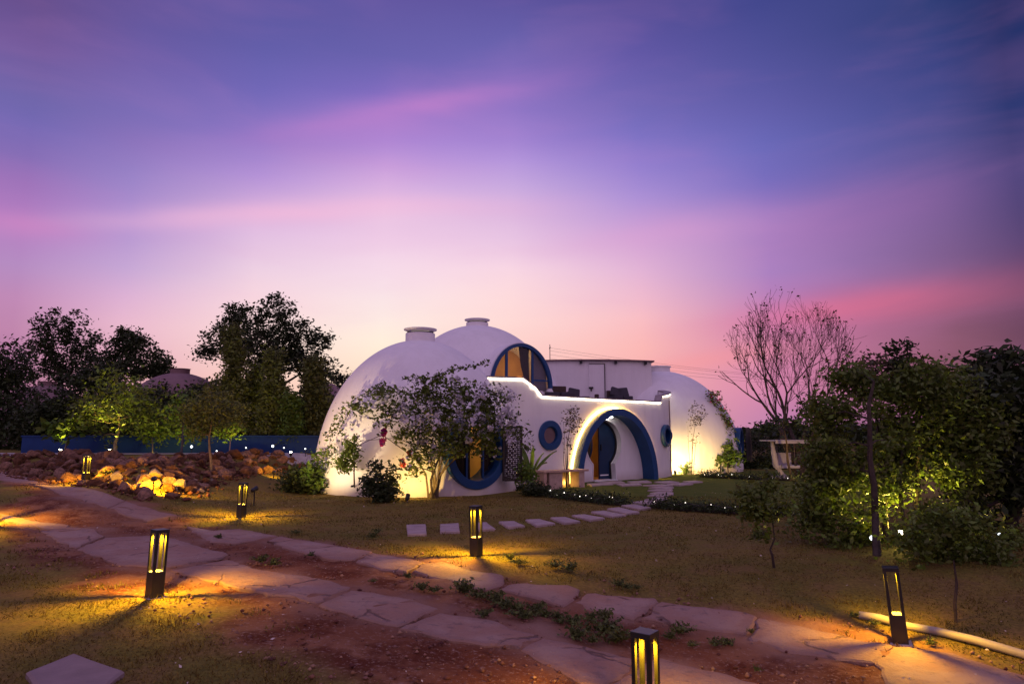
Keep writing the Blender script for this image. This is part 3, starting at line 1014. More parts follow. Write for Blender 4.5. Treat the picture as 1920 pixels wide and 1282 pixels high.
def sheet(outline, holes, step):
    """triangulated flat sheet in (s, z) with holes"""
    co, ed = [], []
    for loop in [outline] + holes:
        k = len(co); co += [Vector(p) for p in loop]
        ed += [(k + i, k + (i + 1) % len(loop)) for i in range(len(loop))]
    xs = [p[0] for p in outline]; ys = [p[1] for p in outline]
    x = min(xs) + step / 2
    while x < max(xs):
        y = min(ys) + step / 2
        while y < max(ys):
            if inside((x, y), outline) and not any(inside((x, y), h) for h in holes): co.append(Vector((x, y)))
            y += step
        x += step
    v, e, f, *_ = delaunay_2d_cdt(co, ed, [], 0, 1e-5)
    tri = []
    for t in f:
        c = ((sum(v[i].x for i in t)) / len(t), (sum(v[i].y for i in t)) / len(t))
        if inside(c, outline) and not any(inside(c, h) for h in holes): tri.append(tuple(t))
    return v, tri


outl = [(SL * k / 60, -.3) for k in range(61)] + [(s, topz(s)) for s in sorted(set([SL * k / 60 for k in range(61)] + TS), reverse=True)]
v2, t2 = sheet(outl, holes, .22)


def wall3(s, z, off=0.0):
    p = fpt(s, off)[0]
    return Vector((p.x, p.y, z))


mb = MB()
mb.add([wall3(p.x, p.y) for p in v2], t2)
me = bpy.data.meshes.new('facade_wall'); me.from_pydata(mb.v, [], mb.f)
bm = bmesh.new(); bm.from_mesh(me)
bmesh.ops.recalc_face_normals(bm, faces=bm.faces)
bm.faces.ensure_lookup_table()
if sum(f.normal.dot(Vector((.6, -.8, 0))) for f in bm.faces) < 0: bmesh.ops.reverse_faces(bm, faces=bm.faces)
bm.to_mesh(me); bm.free()
me.polygons.foreach_set('use_smooth', [True] * len(me.polygons)); me.materials.append(M['white'])
facade = link(bpy.data.objects.new('facade_wall', me)); hpart(facade)
sol = facade.modifiers.new('thickness', 'SOLIDIFY'); sol.thickness = .2; sol.offset = -1; sol.use_even_offset = False

# coping and LED line
ss = sorted(set([TS[1] + (TS[-2] - TS[1]) * k / 70 for k in range(71)] + TS[1:-1]))
mb = MB(); vs = []; fs = []
for s in ss:
    z = topz(s)
    for off, dz in ((.05, -.005), (.05, .035), (-.22, .035), (-.22, -.005)): vs.append(wall3(s, z + dz, off))
for i in range(len(ss) - 1):
    for k in range(4): fs.append((i * 4 + k, (i + 1) * 4 + k, (i + 1) * 4 + (k + 1) % 4, i * 4 + (k + 1) % 4))
fs += [(0, 1, 2, 3), tuple((len(ss) - 1) * 4 + k for k in (3, 2, 1, 0))]
mb.add(vs, fs)
hpart(mb.build('coping', mat('dusty_coping', (.3, .26, .26), .8, .2), None), facade)
s_end = TS[-3]
mb = MB(); mb.tube([wall3(s, topz(s) - .028, .022) for s in ss if s <= TS[-4] + 1e-6], .014, 8)
led = hpart(mb.build('parapet_light_strip', M['led'], None), facade)
mb = MB(); mb.tube([wall3(s, topz(s) - .028, .026) for s in ss if TS[-4] < s <= TS[-2]], .012, 8)
hpart(mb.build('parapet_light_strip', M['led'], None), facade)

# porch hood, back wall with keyhole, door
hood = archpart('porch_arch', M['blue'], mA, aO, hO, aO - .21, hO - .21, -AO_PROJ, .20, None, foot=.3, n=64, outer_y1=.05)
hood['label'] = 'deep blue arch of the porch with a yellow halo'
mb = MB(); mb.tube([mA @ Vector((u, -.035, z)) for u, z in arch_pts(aO + .022, hO + .022, 64)], .017, 8)
hpart(mb.build('halo_light_strip', M['halo'], None), hood)
kx, kz, kr = -.20, 1.12, .76


def keyhole(r_, nb, low, n=40):
    a0 = -R(52)
    pts = [(kx + r_ * math.cos(a0 + (PI - 2 * a0) * i / n), kz + r_ * math.sin(a0 + (PI - 2 * a0) * i / n)) for i in range(n + 1)]
    return [(kx + nb, low)] + [(kx + nb * .97, low + .25)] + pts + [(kx - nb * .97, low + .25), (kx - nb, low)]


kh = keyhole(kr, .50, .02)
bo = arch_pts(aO - .15, hO - .15, 48); bo = [(bo[0][0], -.3)] + bo + [(bo[-1][0], -.3)]
v2, t2 = sheet(bo, [kh], .2)
mb = MB(); mb.add([mA @ Vector((p.x, .18, p.y)) for p in v2], t2)
pb = hpart(mb.build('porch_back_wall', M['white'], None))
vs, fs = [], []
n = len(kh)
ko = keyhole(kr + .035, .535, .02)
for (u, z), (u2, z2) in zip(kh, ko):
    vs += [mA @ Vector((u2, .181, z2)), mA @ Vector((u2, .165, z2)), mA @ Vector((u, .165, z)), mA @ Vector((u, .42, z))]
for i in range(n - 1):
    for k in range(3): fs.append((i * 4 + k, i * 4 + 4 + k, i * 4 + 5 + k, i * 4 + 1 + k))
mb = MB(); mb.add(vs, fs); hpart(mb.build('door_reveal', M['trim_white'], None, False), pb)
kf = keyhole(kr - .05, .45, .02)
vs, fs = [], []
for (u, z), (u2, z2) in zip(kh, kf): vs += [mA @ Vector((u, .36, z)), mA @ Vector((u2, .36, z2)), mA @ Vector((u2, .44, z2))]
for i in range(n - 1):
    for k in range(2): fs.append((i * 3 + k, i * 3 + 3 + k, i * 3 + 4 + k, i * 3 + 1 + k))
mb = MB(); mb.add(vs, fs); hpart(mb.build('door_frame', M['dark_frame'], None), pb)
mb = MB(); mb.box(mA @ Vector((kx, .26, .0)), (1.0, .34, .06), math.atan2(dA.y, dA.x)); hpart(mb.build('doorstep', M['trim_white'], None), pb)
# right leaf shut, left leaf swung inwards
kl = keyhole(kr - .055, .445, .04)
half = [p for p in kl if p[0] >= kx + .0]
half = [(kx, .04)] + half + [(kx, kz + kr - .055)]
vs = [mA @ Vector((u, .40, z)) for u, z in half] + [mA @ Vector((u, .45, z)) for u, z in half]
nh = len(half)
mb = MB(); mb.add(vs, [tuple(range(nh)), tuple(range(2 * nh - 1, nh - 1, -1))] + [(i, (i + 1) % nh, nh + (i + 1) % nh, nh + i) for i in range(nh)])
leaf = hpart(mb.build('door_leaf', M['door_blue'], None))
mb = MB(); mb.box(mA @ Vector((kx + .2, .392, .16)), (.36, .012, .035), math.atan2(dA.y, dA.x)); hpart(mb.build('kick_strip', M['trim_white'], None), leaf)
mb = MB(); mb.box(mA @ Vector((kx + .06, .37, 1.02)), (.025, .04, .2), math.atan2(dA.y, dA.x)); hpart(mb.build('door_handle', M['metal'], None), leaf)
halfL = [(kx, .04)] + [p for p in kl if p[0] < kx][::-1] + [(kx, kz + kr - .055)]
hx = kx - .44
def swing(u, z, y):
    d = (u - hx); a = R(83)
    return mA @ Vector((hx + d * math.cos(a) - y * math.sin(a), .46 + d * math.sin(a) + y * math.cos(a), z))
nh = len(halfL)
mb = MB(); mb.add([swing(u, z, 0) for u, z in halfL] + [swing(u, z, .05) for u, z in halfL],
                  [tuple(range(nh)), tuple(range(2 * nh - 1, nh - 1, -1))] + [(i, (i + 1) % nh, nh + (i + 1) % nh, nh + i) for i in range(nh)])
hpart(mb.build('door_leaf', M['door_blue'], None))
mb = MB()
mb.add([mA @ Vector(p) for p in ((-2.2, 1.75, -.05), (1.6, 1.75, -.05), (1.6, 1.75, 2.25), (-2.2, 1.75, 2.25))], [(0, 1, 2, 3)])
mb.add([mA @ Vector(p) for p in ((-2.2, .45, -.05), (-2.2, 1.74, -.05), (-2.2, 1.74, 2.25), (-2.2, .45, 2.25))], [(0, 1, 2, 3)])
mb.add([mA @ Vector(p) for p in ((-2.2, .25, .012), (1.6, .25, .012), (1.6, 1.74, .012), (-2.2, 1.74, .012))], [(0, 1, 2, 3)])
hpart(mb.build('interior_wall', M['ochre'], None))
mb = MB(); mb.lathe([(0, -.02), (.05, -.02), (.05, .02), (0, .02)], tuple(mA @ Vector((kx + .12, -.02, hO - .265))), 20)
hpart(mb.build('porch_downlight', M['downlight'], None), hood)

# small round windows
def small_window(sv, zv, ro, ri, proj, open_sash):
    p, d, n_ = fpt(sv)
    m4 = frame_at(Vector((p.x, p.y, zv)), Vector((n_.x, n_.y, 0)), Vector((d.x, d.y, 0)))
    w = ringpart('porthole_window', M['blue'], m4, ro, ri, -proj, .22, None, 56)
    mb = MB(); vs = []
    for i in range(40):
        a = 2 * PI * i / 40
        v = Vector((ri * .97 * math.cos(a), 0, ri * .97 * math.sin(a)))
        v = Matrix.Rotation(open_sash, 3, 'Z' if open_sash < 0 else 'X') @ v
        vs.append(m4 @ (v + Vector((0, -proj * .3 + .03, 0))))
    mb.add(vs, [tuple(range(40))])
    sh_ = hpart(mb.build('sash', M['glass'], None), w)
    mb = MB(); mb.tube(vs + [vs[0]], .018, 6); hpart(mb.build('sash_rim', M['trim_white'] if open_sash > .3 else M['blue'], None), w)
    return w, m4


w1, m1 = small_window(sW1, zW1, .435, .25, .06, R(5))
w1['label'] = 'round blue porthole window left of the porch arch'
mb = MB(); mb.add([m1 @ Vector((.27 * math.cos(2 * PI * i / 30), .035, .27 * math.sin(2 * PI * i / 30))) for i in range(30)], [tuple(range(30))])
hpart(mb.build('blind', mat('pinkish_blind', (.50, .36, .34), .8, .15, 4), None), w1)
w2, m2 = small_window(sW2, zW2, .37, .25, .12, R(-58))
w2['label'] = 'round porthole window with its sash tilted open'
mb = MB(); mb.add([m2 @ Vector((.26 * math.cos(2 * PI * i / 30), .19, .26 * math.sin(2 * PI * i / 30))) for i in range(30)], [tuple(range(30))])
hpart(mb.build('blind', M['curtain'], None), w2)

# roof deck, drum behind it with its thin roof
deck_z = 2.22
dk = [fpt(SL * k / 24, -.15)[0] for k in range(25)]
poly = [(p.x, p.y, deck_z) for p in dk] + [(6.6, 29, deck_z), (-1, 29, deck_z), (-2.6, 20, deck_z)]
mb = MB(); mb.add(poly, [tuple(range(len(poly)))])
hpart(mb.build('roof_deck', M['concrete'], None))
DC, DR = Vector((3.0, 33.2)), 7.0
xs = np.linspace(-2.55, 2.46, 26)
dp = [Vector((DC.x + x, DC.y - math.sqrt(DR * DR - x * x))) for x in xs]
vs, fs = [], []
for p in dp: vs += [(p.x, p.y, 2.0), (p.x, p.y, 4.22)]
for i in range(25): fs.append((2 * i, 2 * i + 2, 2 * i + 3, 2 * i + 1))
e0, e1 = dp[0], dp[-1]
k = len(vs); vs += [(e0.x, e0.y + 4, 2.0), (e0.x, e0.y + 4, 4.22), (e1.x, e1.y + 4, 2.0), (e1.x, e1.y + 4, 4.22)]
fs += [(k, 0, 1, k + 1), (50, k + 2, k + 3, 51), (k + 2, k, k + 1, k + 3)]
mb = MB(); mb.add(vs, fs); drum = hpart(mb.build('stair_room_wall', M['white'], None))
rp = [Vector((DC.x + x * 1.045, DC.y - math.sqrt((DR + .13) ** 2 - (x * 1.045) ** 2))) for x in xs]
vs = []
for z in (4.225, 4.275): vs += [(p.x, p.y, z) for p in rp] + [(e1.x + .15, e1.y + 4.1, z), (e0.x - .15, e0.y + 4.1, z)]
n = 28
mb = MB(); mb.add(vs, [tuple(range(n)), tuple(range(2 * n - 1, n - 1, -1))] + [(i, (i + 1) % n, n + (i + 1) % n, n + i) for i in range(n)])
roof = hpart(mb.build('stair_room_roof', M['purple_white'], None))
for x in (-1.8, -.35, 1.0, 2.2):
    mb = MB(); p = Vector((DC.x + x, DC.y - math.sqrt((DR + .06) ** 2 - x * x))); mb.box((p.x, p.y, 4.16), (.09, .2, .1)); hpart(mb.build('roof_beam_end', M['dark_frame'], None), roof)
def on_drum(px, py):
    y = 26.3
    for _ in range(4):
        p = at(px, py, y); x = p.x - DC.x; y = DC.y - math.sqrt(DR * DR - x * x)
    return at(px, py, y)
c1, c2 = on_drum(1104, 682), on_drum(1134, 736)
a_ = math.atan2(-(DC.x - (c1.x + c2.x) / 2) * -1, 1)
dn = (Vector(((c1.x + c2.x) / 2, (c1.y + c2.y) / 2)) - DC).normalized(); da = math.atan2(dn.y, dn.x) + PI / 2
mb = MB(); mb.box(((c1.x + c2.x) / 2 + dn.x * .02, (c1.y + c2.y) / 2 + dn.y * .02, (c1.z + 2.3) / 2), (abs(c2.x - c1.x), .07, c1.z - 2.3), da)
dr = hpart(mb.build('stair_room_door', M['white'], None), drum)
mb = MB()
mb.box((c2.x + dn.x * .05, c2.y + dn.y * .05, (c1.z + 2.3) / 2), (.03, .06, c1.z - 2.3), da)
mb.box(((c1.x + c2.x) / 2 + dn.x * .05, (c1.y + c2.y) / 2 + dn.y * .05, c1.z), (abs(c2.x - c1.x) * 1.02, .06, .02), da)
hpart(mb.build('door_trim', M['lattice'], None), drum)
v = on_drum(1108, 727); mb = MB(); mb.box((v.x, v.y - .05, v.z), (.16, .1, .07), da); mb.box((v.x, v.y - .08, v.z - .08), (.05, .05, .1), da)
hpart(mb.build('wall_spout', M['lattice'], None), drum)
# corner step block beside dome C and its rain pipe
mb = MB(); mb.tube([wall3(s_of_px(1253.5, 2), z, .04) for z in (.1, 1.2, 2.6)], .018, 6); hpart(mb.build('drain_pipe', M['purple_white'], None), facade)
# ------------------------------------------------------------------ lamps
def spot(loc, target, watt, c=(1, .66, .18), size=100, blend=.7, rad=.03, parent=None):
    l = bpy.data.lights.new('lamp_light', 'SPOT'); l.energy = watt; l.color = c; l.spot_size = R(size); l.spot_blend = blend; l.shadow_soft_size = rad
    o = bpy.data.objects.new('lamp_light', l); COL.objects.link(o)
    o.location = loc
    o.rotation_euler = (Vector(target) - Vector(loc)).to_track_quat('-Z', 'Y').to_euler()
    return o


def point(loc, watt, c=(1, .66, .18), rad=.04):
    l = bpy.data.lights.new('lamp_light', 'POINT'); l.energy = watt; l.color = c; l.shadow_soft_size = rad
    o = bpy.data.objects.new('lamp_light', l); COL.objects.link(o); o.location = loc
    return o


AMBER = (1, .52, .012)
WARM = (1, .60, .20)
# the house's own lamps
point(mA @ Vector((-.9, 1.0, 1.7)), 22, (1, .55, .16), .12)
point(mW @ Vector((.35, .8, .6)), 9, (1, .6, .25), .15)
point(mB @ Vector((.2, .8, .75)), 6, (1, .6, .22), .12)
spot(mA @ Vector((kx + .12, -.02, hO - .30)), mA @ Vector((kx + .1, .1, 0)), 4, (1, .85, .65), 110, .6, .03)
# lamp with an orange shade standing behind the upper window
mb = MB(); q_ = mB @ Vector((.30, .75, .0)); mb.lathe([(.15, .18), (.09, .42)], tuple(q_), 24)
lampshade = mb.build('table_lamp', emis('lamp_shade_glow', (1, .34, .05), 1.6), None, True)
tag(lampshade, 'orange glowing lamp shade behind the arched upper window', 'lamp')
mb = MB(); mb.lathe([(.0, -.33), (.09, -.33), (.09, -.30), (.02, -.28), (.02, .2), (0, .2)], tuple(q_), 16); mb.build('lamp_base', M['metal'], lampshade)

# path bollards
BW = .118
proto = None


def bollard(px, py, rz, label, tilt=(0, 0), watt=16.0, h=None, pxh=None):
    global proto
    base = P(px, py)
    dep = base.y
    hh = .60
    root = thing('bollard_light', label, 'bollard light', base, rz, 'black square bollard lights beside the stone path')
    root.rotation_euler = (tilt[0], tilt[1], rz)
    if proto is None:
        mb = MB(); mb.box((0, 0, .10), (BW, BW, .24)); mb.build('base_box', M['metal'], root, bevel=.003)
        for k, (sx, sy) in enumerate(((1, 1), (-1, 1), (-1, -1), (1, -1))):
            mb = MB(); mb.box((sx * (BW / 2 - .012), sy * (BW / 2 - .012), .394), (.024, .024, .348)); mb.build('corner_post', M['metal'], root, bevel=.002)
        mb = MB(); mb.box((0, 0, .584), (BW + .004, BW + .004, .032)); mb.build('cap', M['metal'], root, bevel=.003)
        mb = MB(); mb.box((0, 0, .2215), (BW - .004, BW - .004, .003))
        for k in range(4): mb.box((-.03 + .02 * k, 0, .2255), (.008, .078, .005))
        mb.build('reflector_plate', M['trim_white'], root)
        mb = MB(); mb.lathe([(0, .564), (.03, .564), (.03, .569), (0, .569)], (0, 0, 0), 16); mb.build('led_disc', M['bollard_led'], root)
        mb = MB(); mb.box((0, 0, -.016), (.17, .17, .02)); mb.build('footing', M['concrete'], root)
        proto = root
    else:
        for ch in list(proto.children):
            c = ch.copy(); COL.objects.link(c); c.parent = root
    bpy.context.view_layer.update()
    lp = root.matrix_world @ Vector((0, 0, .548))
    spot(lp, lp + (root.matrix_world.to_3x3() @ Vector((0, 0, -1))), watt * 9.5, AMBER, 160, .5, .018)
    return root


bollard(289, 1117, R(54), 'black bollard light standing in red soil in front of the paving at left', tilt=(R(.6), R(1.3)), watt=20)
bollard(160, 906, R(68), 'farthest black bollard light, beside the rock pile at the left edge', watt=18)
bollard(452, 969, R(61), 'black bollard light on the grass between the rock pile and the dome', tilt=(R(1.0), R(.8)), watt=15)
bollard(893, 1041, R(59), 'black bollard light in front of the stepping stones', tilt=(R(-.8), R(-1.0)), watt=16)
bollard(1688, 1203, R(-25), 'leaning black bollard light beside the grey plastic pipe', tilt=(0, R(-3.5)), watt=9)
b6 = bollard(1214, 1392, R(52), 'nearest black bollard light, cut off by the bottom edge of the picture', watt=14)
# one more stands just left of the frame; its light pool reaches into the picture
bollard(-38, 985, R(30), 'black bollard light just beyond the left edge of the picture', watt=22)


def spike_light(loc, target, label, watt, size=95, c=WARM, lens=None, rad=.035, h=.28):
    loc = Vector(loc); d = (Vector(target) - loc - Vector((0, 0, h))).normalized()
    root = thing('spike_light', label, 'garden spotlight', loc, 0, 'black garden spotlights on spikes')
    mb = MB(); mb.tube([(0, 0, -.08), (0, 0, h - .05)], [.010, .016], 6); mb.build('spike', M['metal'], root)
    mb = MB(); mb.tube([Vector((0, 0, h)) - d * .08, Vector((0, 0, h)) - d * .06, Vector((0, 0, h)) + d * .06], [.03, .045, .05], 12); mb.build('lamp_head', M['metal'], root)
    mb = MB(); mb.tube([Vector((0, 0, h)) + d * .062, Vector((0, 0, h)) + d * .066], [.042, .042], 12); mb.build('lens', lens or M['lamp_lens'], root)
    if watt: spot(loc + Vector((0, 0, h)) + d * .09, target, watt * 4.0, c, size, .6, rad)
    return root


spike_light(P(286, 934), P(330, 905) + Vector((0, 0, .15)), 'black spotlight on a spike lighting the pale rocks at left', 85, 125, AMBER, h=.36)
spike_light(P(513, 899), P(536, 880) + Vector((0, 0, .3)), 'small spotlight on a spike lighting rocks near the dark bush', 42, 82, AMBER, h=.2)
spike_light(P(476, 947), Vector((-4.1, 17.3, 1.5)), 'black spotlight on a spike on the lawn aimed at the big dome', 120, 62, (1, .72, .38), h=.32)
spike_light(P(596, 922), Vector((-4.3, 17.9, 1.8)), 'small spotlight among plants at the left foot of the dome', 9, 110, (1, .74, .40), h=.12)
spike_light(P(764, 940), Vector((-2.15, 16.6, 1.35)), 'small spotlight under the bougainvillea washing the dome yellow', 24, 150, (1, .60, .13), h=.10)
spike_light(P(966, 916), at(1000, 850, 18.3), 'small spotlight at the right foot of the dome behind broad leaves', 60, 125, (1, .66, .14), h=.2)
spike_light(P(1266, 891), Vector((5.9, 25.6, .9)), 'small spotlight washing the house corner right of the porch', 75, 125, (1, .66, .22), h=.1)
spike_light(P(1346, 893), at(1362, 850, 26.4), 'small spotlight under plants at the foot of the right dome', 60, 120, (1, .64, .18), h=.1)
for px, py, tx, ty, dY, w_, lab in (
        (205, 852, 205, 770, 23.0, 60, 'spotlight under the spreading tree in front of the blue wall'),
        (112, 852, 122, 805, 22.8, 24, 'spotlight under the low leafy shrub near the left edge'),
        (292, 856, 285, 800, 23.2, 26, 'spotlight between two lit shrubs in front of the blue wall'),
        (338, 858, 345, 770, 22.6, 40, 'spotlight under bright leaves left of the slim trunk'),
        (446, 858, 432, 810, 22.6, 30, 'spotlight under the small umbrella shaped tree'),
        (545, 856, 543, 800, 23.2, 36, 'spotlight under the narrow lit conifer near the dome')):
    spike_light(P(px, py), at(tx, ty, dY - .5), lab, w_ * 1.2, 70, (1, .74, .12), h=.1)
for px, py, lab in ((360, 837, 'brightest of the small white lights on the blue wall'), (407, 845, 'low white light on the rocks right of the slim trunk'), (462, 839, 'faint white light on the dark blue wall'),
                    (512, 836, 'white light above the lit rocks on the blue wall'), (533, 839, 'small white light right of the lit rocks'), (573, 841, 'small white light nearest the dome on the blue wall')):
    o = at(px, py, 23.6)
    root = thing('wall_spot', lab, 'garden light', (o.x, o.y, H(o.x, o.y)), 0, 'small white garden lights along the blue wall')
    hz = o.z - root.location.z
    mb = MB(); mb.tube([(0, 0, -.05), (0, 0, hz)], .012, 6); mb.build('stake', M['metal'], root)
    mb = MB(); mb.tube([(0, .05, hz), (0, -.03, hz)], [.035, .045], 10); mb.build('lamp_head', M['metal'], root)
    mb = MB(); mb.tube([(0, -.032, hz), (0, -.036, hz)], .042 if px in (360, 512) else .024, 10); mb.build('lens', M['cool_lens'], root)
spike_light(P(1690, 1012), at(1700, 920, 9.4), 'spotlight glowing inside the big leafy bush at right', 55, 140, (1, .74, .12), h=.06)
for px, py, tgt, lab, w_ in ((1637, 1030, (4.5, 9.8, .8), 'white lensed spotlight low beside the leaning trunk', 0), (1800, 985, (6.3, 11.3, 1.0), 'white lensed spotlight in dark shrubs at right', 3), (1878, 1024, (6.5, 9.2, 1.2), 'white lensed spotlight near the right edge', 0)):
    loc = P(px, py); spike_light(loc, Vector((loc.x * .6, loc.y - 2, .9)) if w_ == 0 else tgt, lab, 0, lens=M['cool_lens'], h=.2).scale = (.5, .5, .7)
spike_light(P(1506, 905), at(1505, 850, 22), 'spotlight lighting the foot of the bare tree', 26, 100, (1, .6, .22), h=.1)

# ------------------------------------------------------------------ vegetation builders
def leaf_quads(C, size, aspect=.5, up=.25, droop=0.0):
    n = len(C)
    d = rng.normal(size=(n, 3)); d[:, 2] = d[:, 2] * .7 - droop
    d /= np.linalg.norm(d, axis=1)[:, None]
    r_ = rng.normal(size=(n, 3)); r_[:, 2] += up
    w = np.cross(d, r_); w /= np.linalg.norm(w, axis=1)[:, None] + 1e-9
    nn = np.cross(w, d)
    s = size * rng.uniform(.45, 1.55, n)[:, None]
    a = C - d * s * .5; b = C + d * s * .5
    m1 = C - d * s * .05 + w * s * aspect * .5 + nn * s * .08; m2 = C - d * s * .05 - w * s * aspect * .5 + nn * s * .08
    V = np.stack([a, m1, b, m2], 1).reshape(-1, 3)
    return V, np.arange(n * 4).reshape(-1, 4)


def in_ell(e, n, shell=.5):
    """points in an ellipsoid (cx,cy,cz,rx,ry,rz), leaning to its outside"""
    d = rng.normal(size=(n, 3)); d /= np.linalg.norm(d, axis=1)[:, None]
    r_ = rng.uniform(0, 1, n) ** (1 / (3 + 4 * shell))
    return np.array(e[:3]) + d * r_[:, None] * np.array(e[3:])


def E(Y, *rows, deep=1.0):
    """crown lobes given where they show in the photograph, Y metres ahead: (px, py, rx, ry[, dY])"""
    out = []
    for r_ in rows:
        yy = Y + (r_[4] if len(r_) > 4 else 0)
        c = at(r_[0], r_[1], yy)
        k = yy / FPX
        out.append((c.x, c.y, c.z, r_[2] * k, r_[2] * k * deep, r_[3] * k))
    return out


def plant(name, label, cat, base, ells, leaf, size, nclu, per, spread, trunk=None, r0=.08, bark=None, group=None, limbs=6, shell=.4, aspect=.5, extra=None, twig=True, droop=0.0, stem_name='trunk', crown='crown', flare=1.0):
    """trunk with limbs and a crown of leaf clumps"""
    base = Vector(base)
    root = thing(name, label, cat, base, 0, group)
    vol = np.array([e[3] * e[4] * e[5] for e in ells]) ** (.35 if name == 'conifer' else .75)
    pick = rng.choice(len(ells), nclu, p=vol / vol.sum())
    clu = np.concatenate([in_ell(ells[i], int((pick == i).sum()), shell) for i in range(len(ells)) if (pick == i).any()])
    gnd = height(clu[:, 0], clu[:, 1]) + .05
    clu[:, 2] = np.maximum(clu[:, 2], gnd)
    big = max(ells, key=lambda e: e[3] * e[4] * e[5])
    ctr = Vector(big[:3])
    mb = MB()
    if trunk is None:
        t1 = ctr.copy(); t1.z = base.z + (ctr.z - base.z) * .9
        trunk = [base + Vector((0, 0, -.12)), base.lerp(t1, .35) + Vector((.04 * (t1.z - base.z) * random.uniform(-1, 1), 0, 0)), base.lerp(t1, .7), t1]
    tp = [Vector(t) for t in trunk]
    L = sum((b - a).length for a, b in zip(tp, tp[1:]))
    fine = []
    for a, b in zip(tp, tp[1:]):
        for j in range(4): fine.append(a.lerp(b, j / 4))
    fine.append(tp[-1])
    fine = [p + Vector((noise.noise(p * 2.1) * r0 * .5, noise.noise(p * 2.1 + Vector((9, 0, 0))) * r0 * .5, 0)) if i > 1 else p for i, p in enumerate(fine)]
    rr = [r0 * (1 - .72 * i / (len(fine) - 1)) * (1 + .35 * flare * max(0, 1 - i * 1.2)) for i in range(len(fine))]
    mb.tube([p - base for p in fine], rr, 7)
    nodes = [(p, r_) for p, r_ in zip(fine, rr)][len(fine) // 3:]
    tgts = [Vector(e[:3]) for e in ells]
    while len(tgts) < limbs: tgts.append(Vector(clu[rng.integers(len(clu))]))
    for t in tgts:
        cand = [q for q in nodes if q[0].z < t.z + .1] or nodes
        p0, r_ = min(cand, key=lambda q: (q[0] - t).length + .3 * abs(q[0].z - t.z))
        if (p0 - t).length < .05: continue
        mid = p0.lerp(t, .5) + Vector((0, 0, .12 * (p0 - t).length)) + Vector(rng.normal(size=3)) * .05 * (p0 - t).length
        pts = [p0, p0.lerp(mid, .5) + Vector(rng.normal(size=3)) * .03 * (p0 - t).length, mid, mid.lerp(t, .5), t]
        rs = [r_ * .62 * f for f in (1, .8, .6, .42, .25)]
        mb.tube([p - base for p in pts], rs, 5)
        nodes += list(zip(pts[1:], rs[1:]))
    if twig:
        NP = np.array([tuple(q[0]) for q in nodes])
        for c in clu:
            k = int(np.argmin(((NP - c) ** 2).sum(1)))
            p0, r_ = nodes[k]; c = Vector(c)
            mid = p0.lerp(c, .5) + Vector(rng.normal(size=3)) * .12 * (c - p0).length
            mb.tube([p0 - base, mid - base, c - base], [min(r_ * .5, r0 * .16), min(r_ * .4, r0 * .11), r0 * .05], 3, False)
    mb.build(stem_name, bark or M['bark'], root)
    npc = rng.poisson(per, len(clu)) + 1
    ctrs = np.repeat(clu, npc, axis=0)
    sp = np.repeat(rng.uniform(.6, 1.3, len(clu)), npc)[:, None] * spread
    pts = ctrs + rng.normal(size=ctrs.shape) * sp * np.array([1, 1, .75])
    pts[:, 2] = np.maximum(pts[:, 2], height(pts[:, 0], pts[:, 1]) + size * .3)
    V, F_ = leaf_quads(pts, size, aspect, droop=droop)
    fast(crown, V - np.array(base), F_, leaf, root)
    if extra:
        for nm, m, frac, sz, asp in extra:
            sel = pts[rng.random(len(pts)) < frac]
            sel = sel + rng.normal(size=sel.shape) * spread * .25
            V, F_ = leaf_quads(sel, sz, asp)
            fast(nm, V - np.array(base), F_, m, root)['kind'] = 'stuff'
    return root


def G(px, Y): 
    x = (px - 960) / FPX * Y
    return Vector((x, Y, H(x, Y)))


TB = 'trees beyond the blue wall'
# tall dark trees at the left, beyond the wall
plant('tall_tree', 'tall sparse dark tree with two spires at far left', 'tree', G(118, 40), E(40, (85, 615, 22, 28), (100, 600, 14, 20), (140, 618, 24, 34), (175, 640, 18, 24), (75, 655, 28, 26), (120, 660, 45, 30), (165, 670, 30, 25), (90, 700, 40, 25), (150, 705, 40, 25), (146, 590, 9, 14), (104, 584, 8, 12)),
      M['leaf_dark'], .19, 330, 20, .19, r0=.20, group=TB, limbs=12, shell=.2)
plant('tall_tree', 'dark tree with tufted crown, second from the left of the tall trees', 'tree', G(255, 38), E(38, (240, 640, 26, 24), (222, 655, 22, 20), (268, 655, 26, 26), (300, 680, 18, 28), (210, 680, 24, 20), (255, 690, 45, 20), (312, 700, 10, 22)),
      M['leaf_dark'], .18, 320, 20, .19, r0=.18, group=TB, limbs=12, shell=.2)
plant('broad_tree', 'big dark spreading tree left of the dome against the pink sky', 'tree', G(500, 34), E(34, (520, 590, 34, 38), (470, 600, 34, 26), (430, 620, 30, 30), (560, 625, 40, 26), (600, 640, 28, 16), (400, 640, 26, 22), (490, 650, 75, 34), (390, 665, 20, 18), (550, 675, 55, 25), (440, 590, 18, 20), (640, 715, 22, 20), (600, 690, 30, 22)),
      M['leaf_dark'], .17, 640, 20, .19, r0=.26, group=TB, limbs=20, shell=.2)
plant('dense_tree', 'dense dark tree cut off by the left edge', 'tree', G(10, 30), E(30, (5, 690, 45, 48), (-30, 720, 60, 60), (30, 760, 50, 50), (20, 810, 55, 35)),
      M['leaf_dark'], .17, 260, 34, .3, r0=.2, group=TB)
BM = 'dark bushes behind the blue wall'
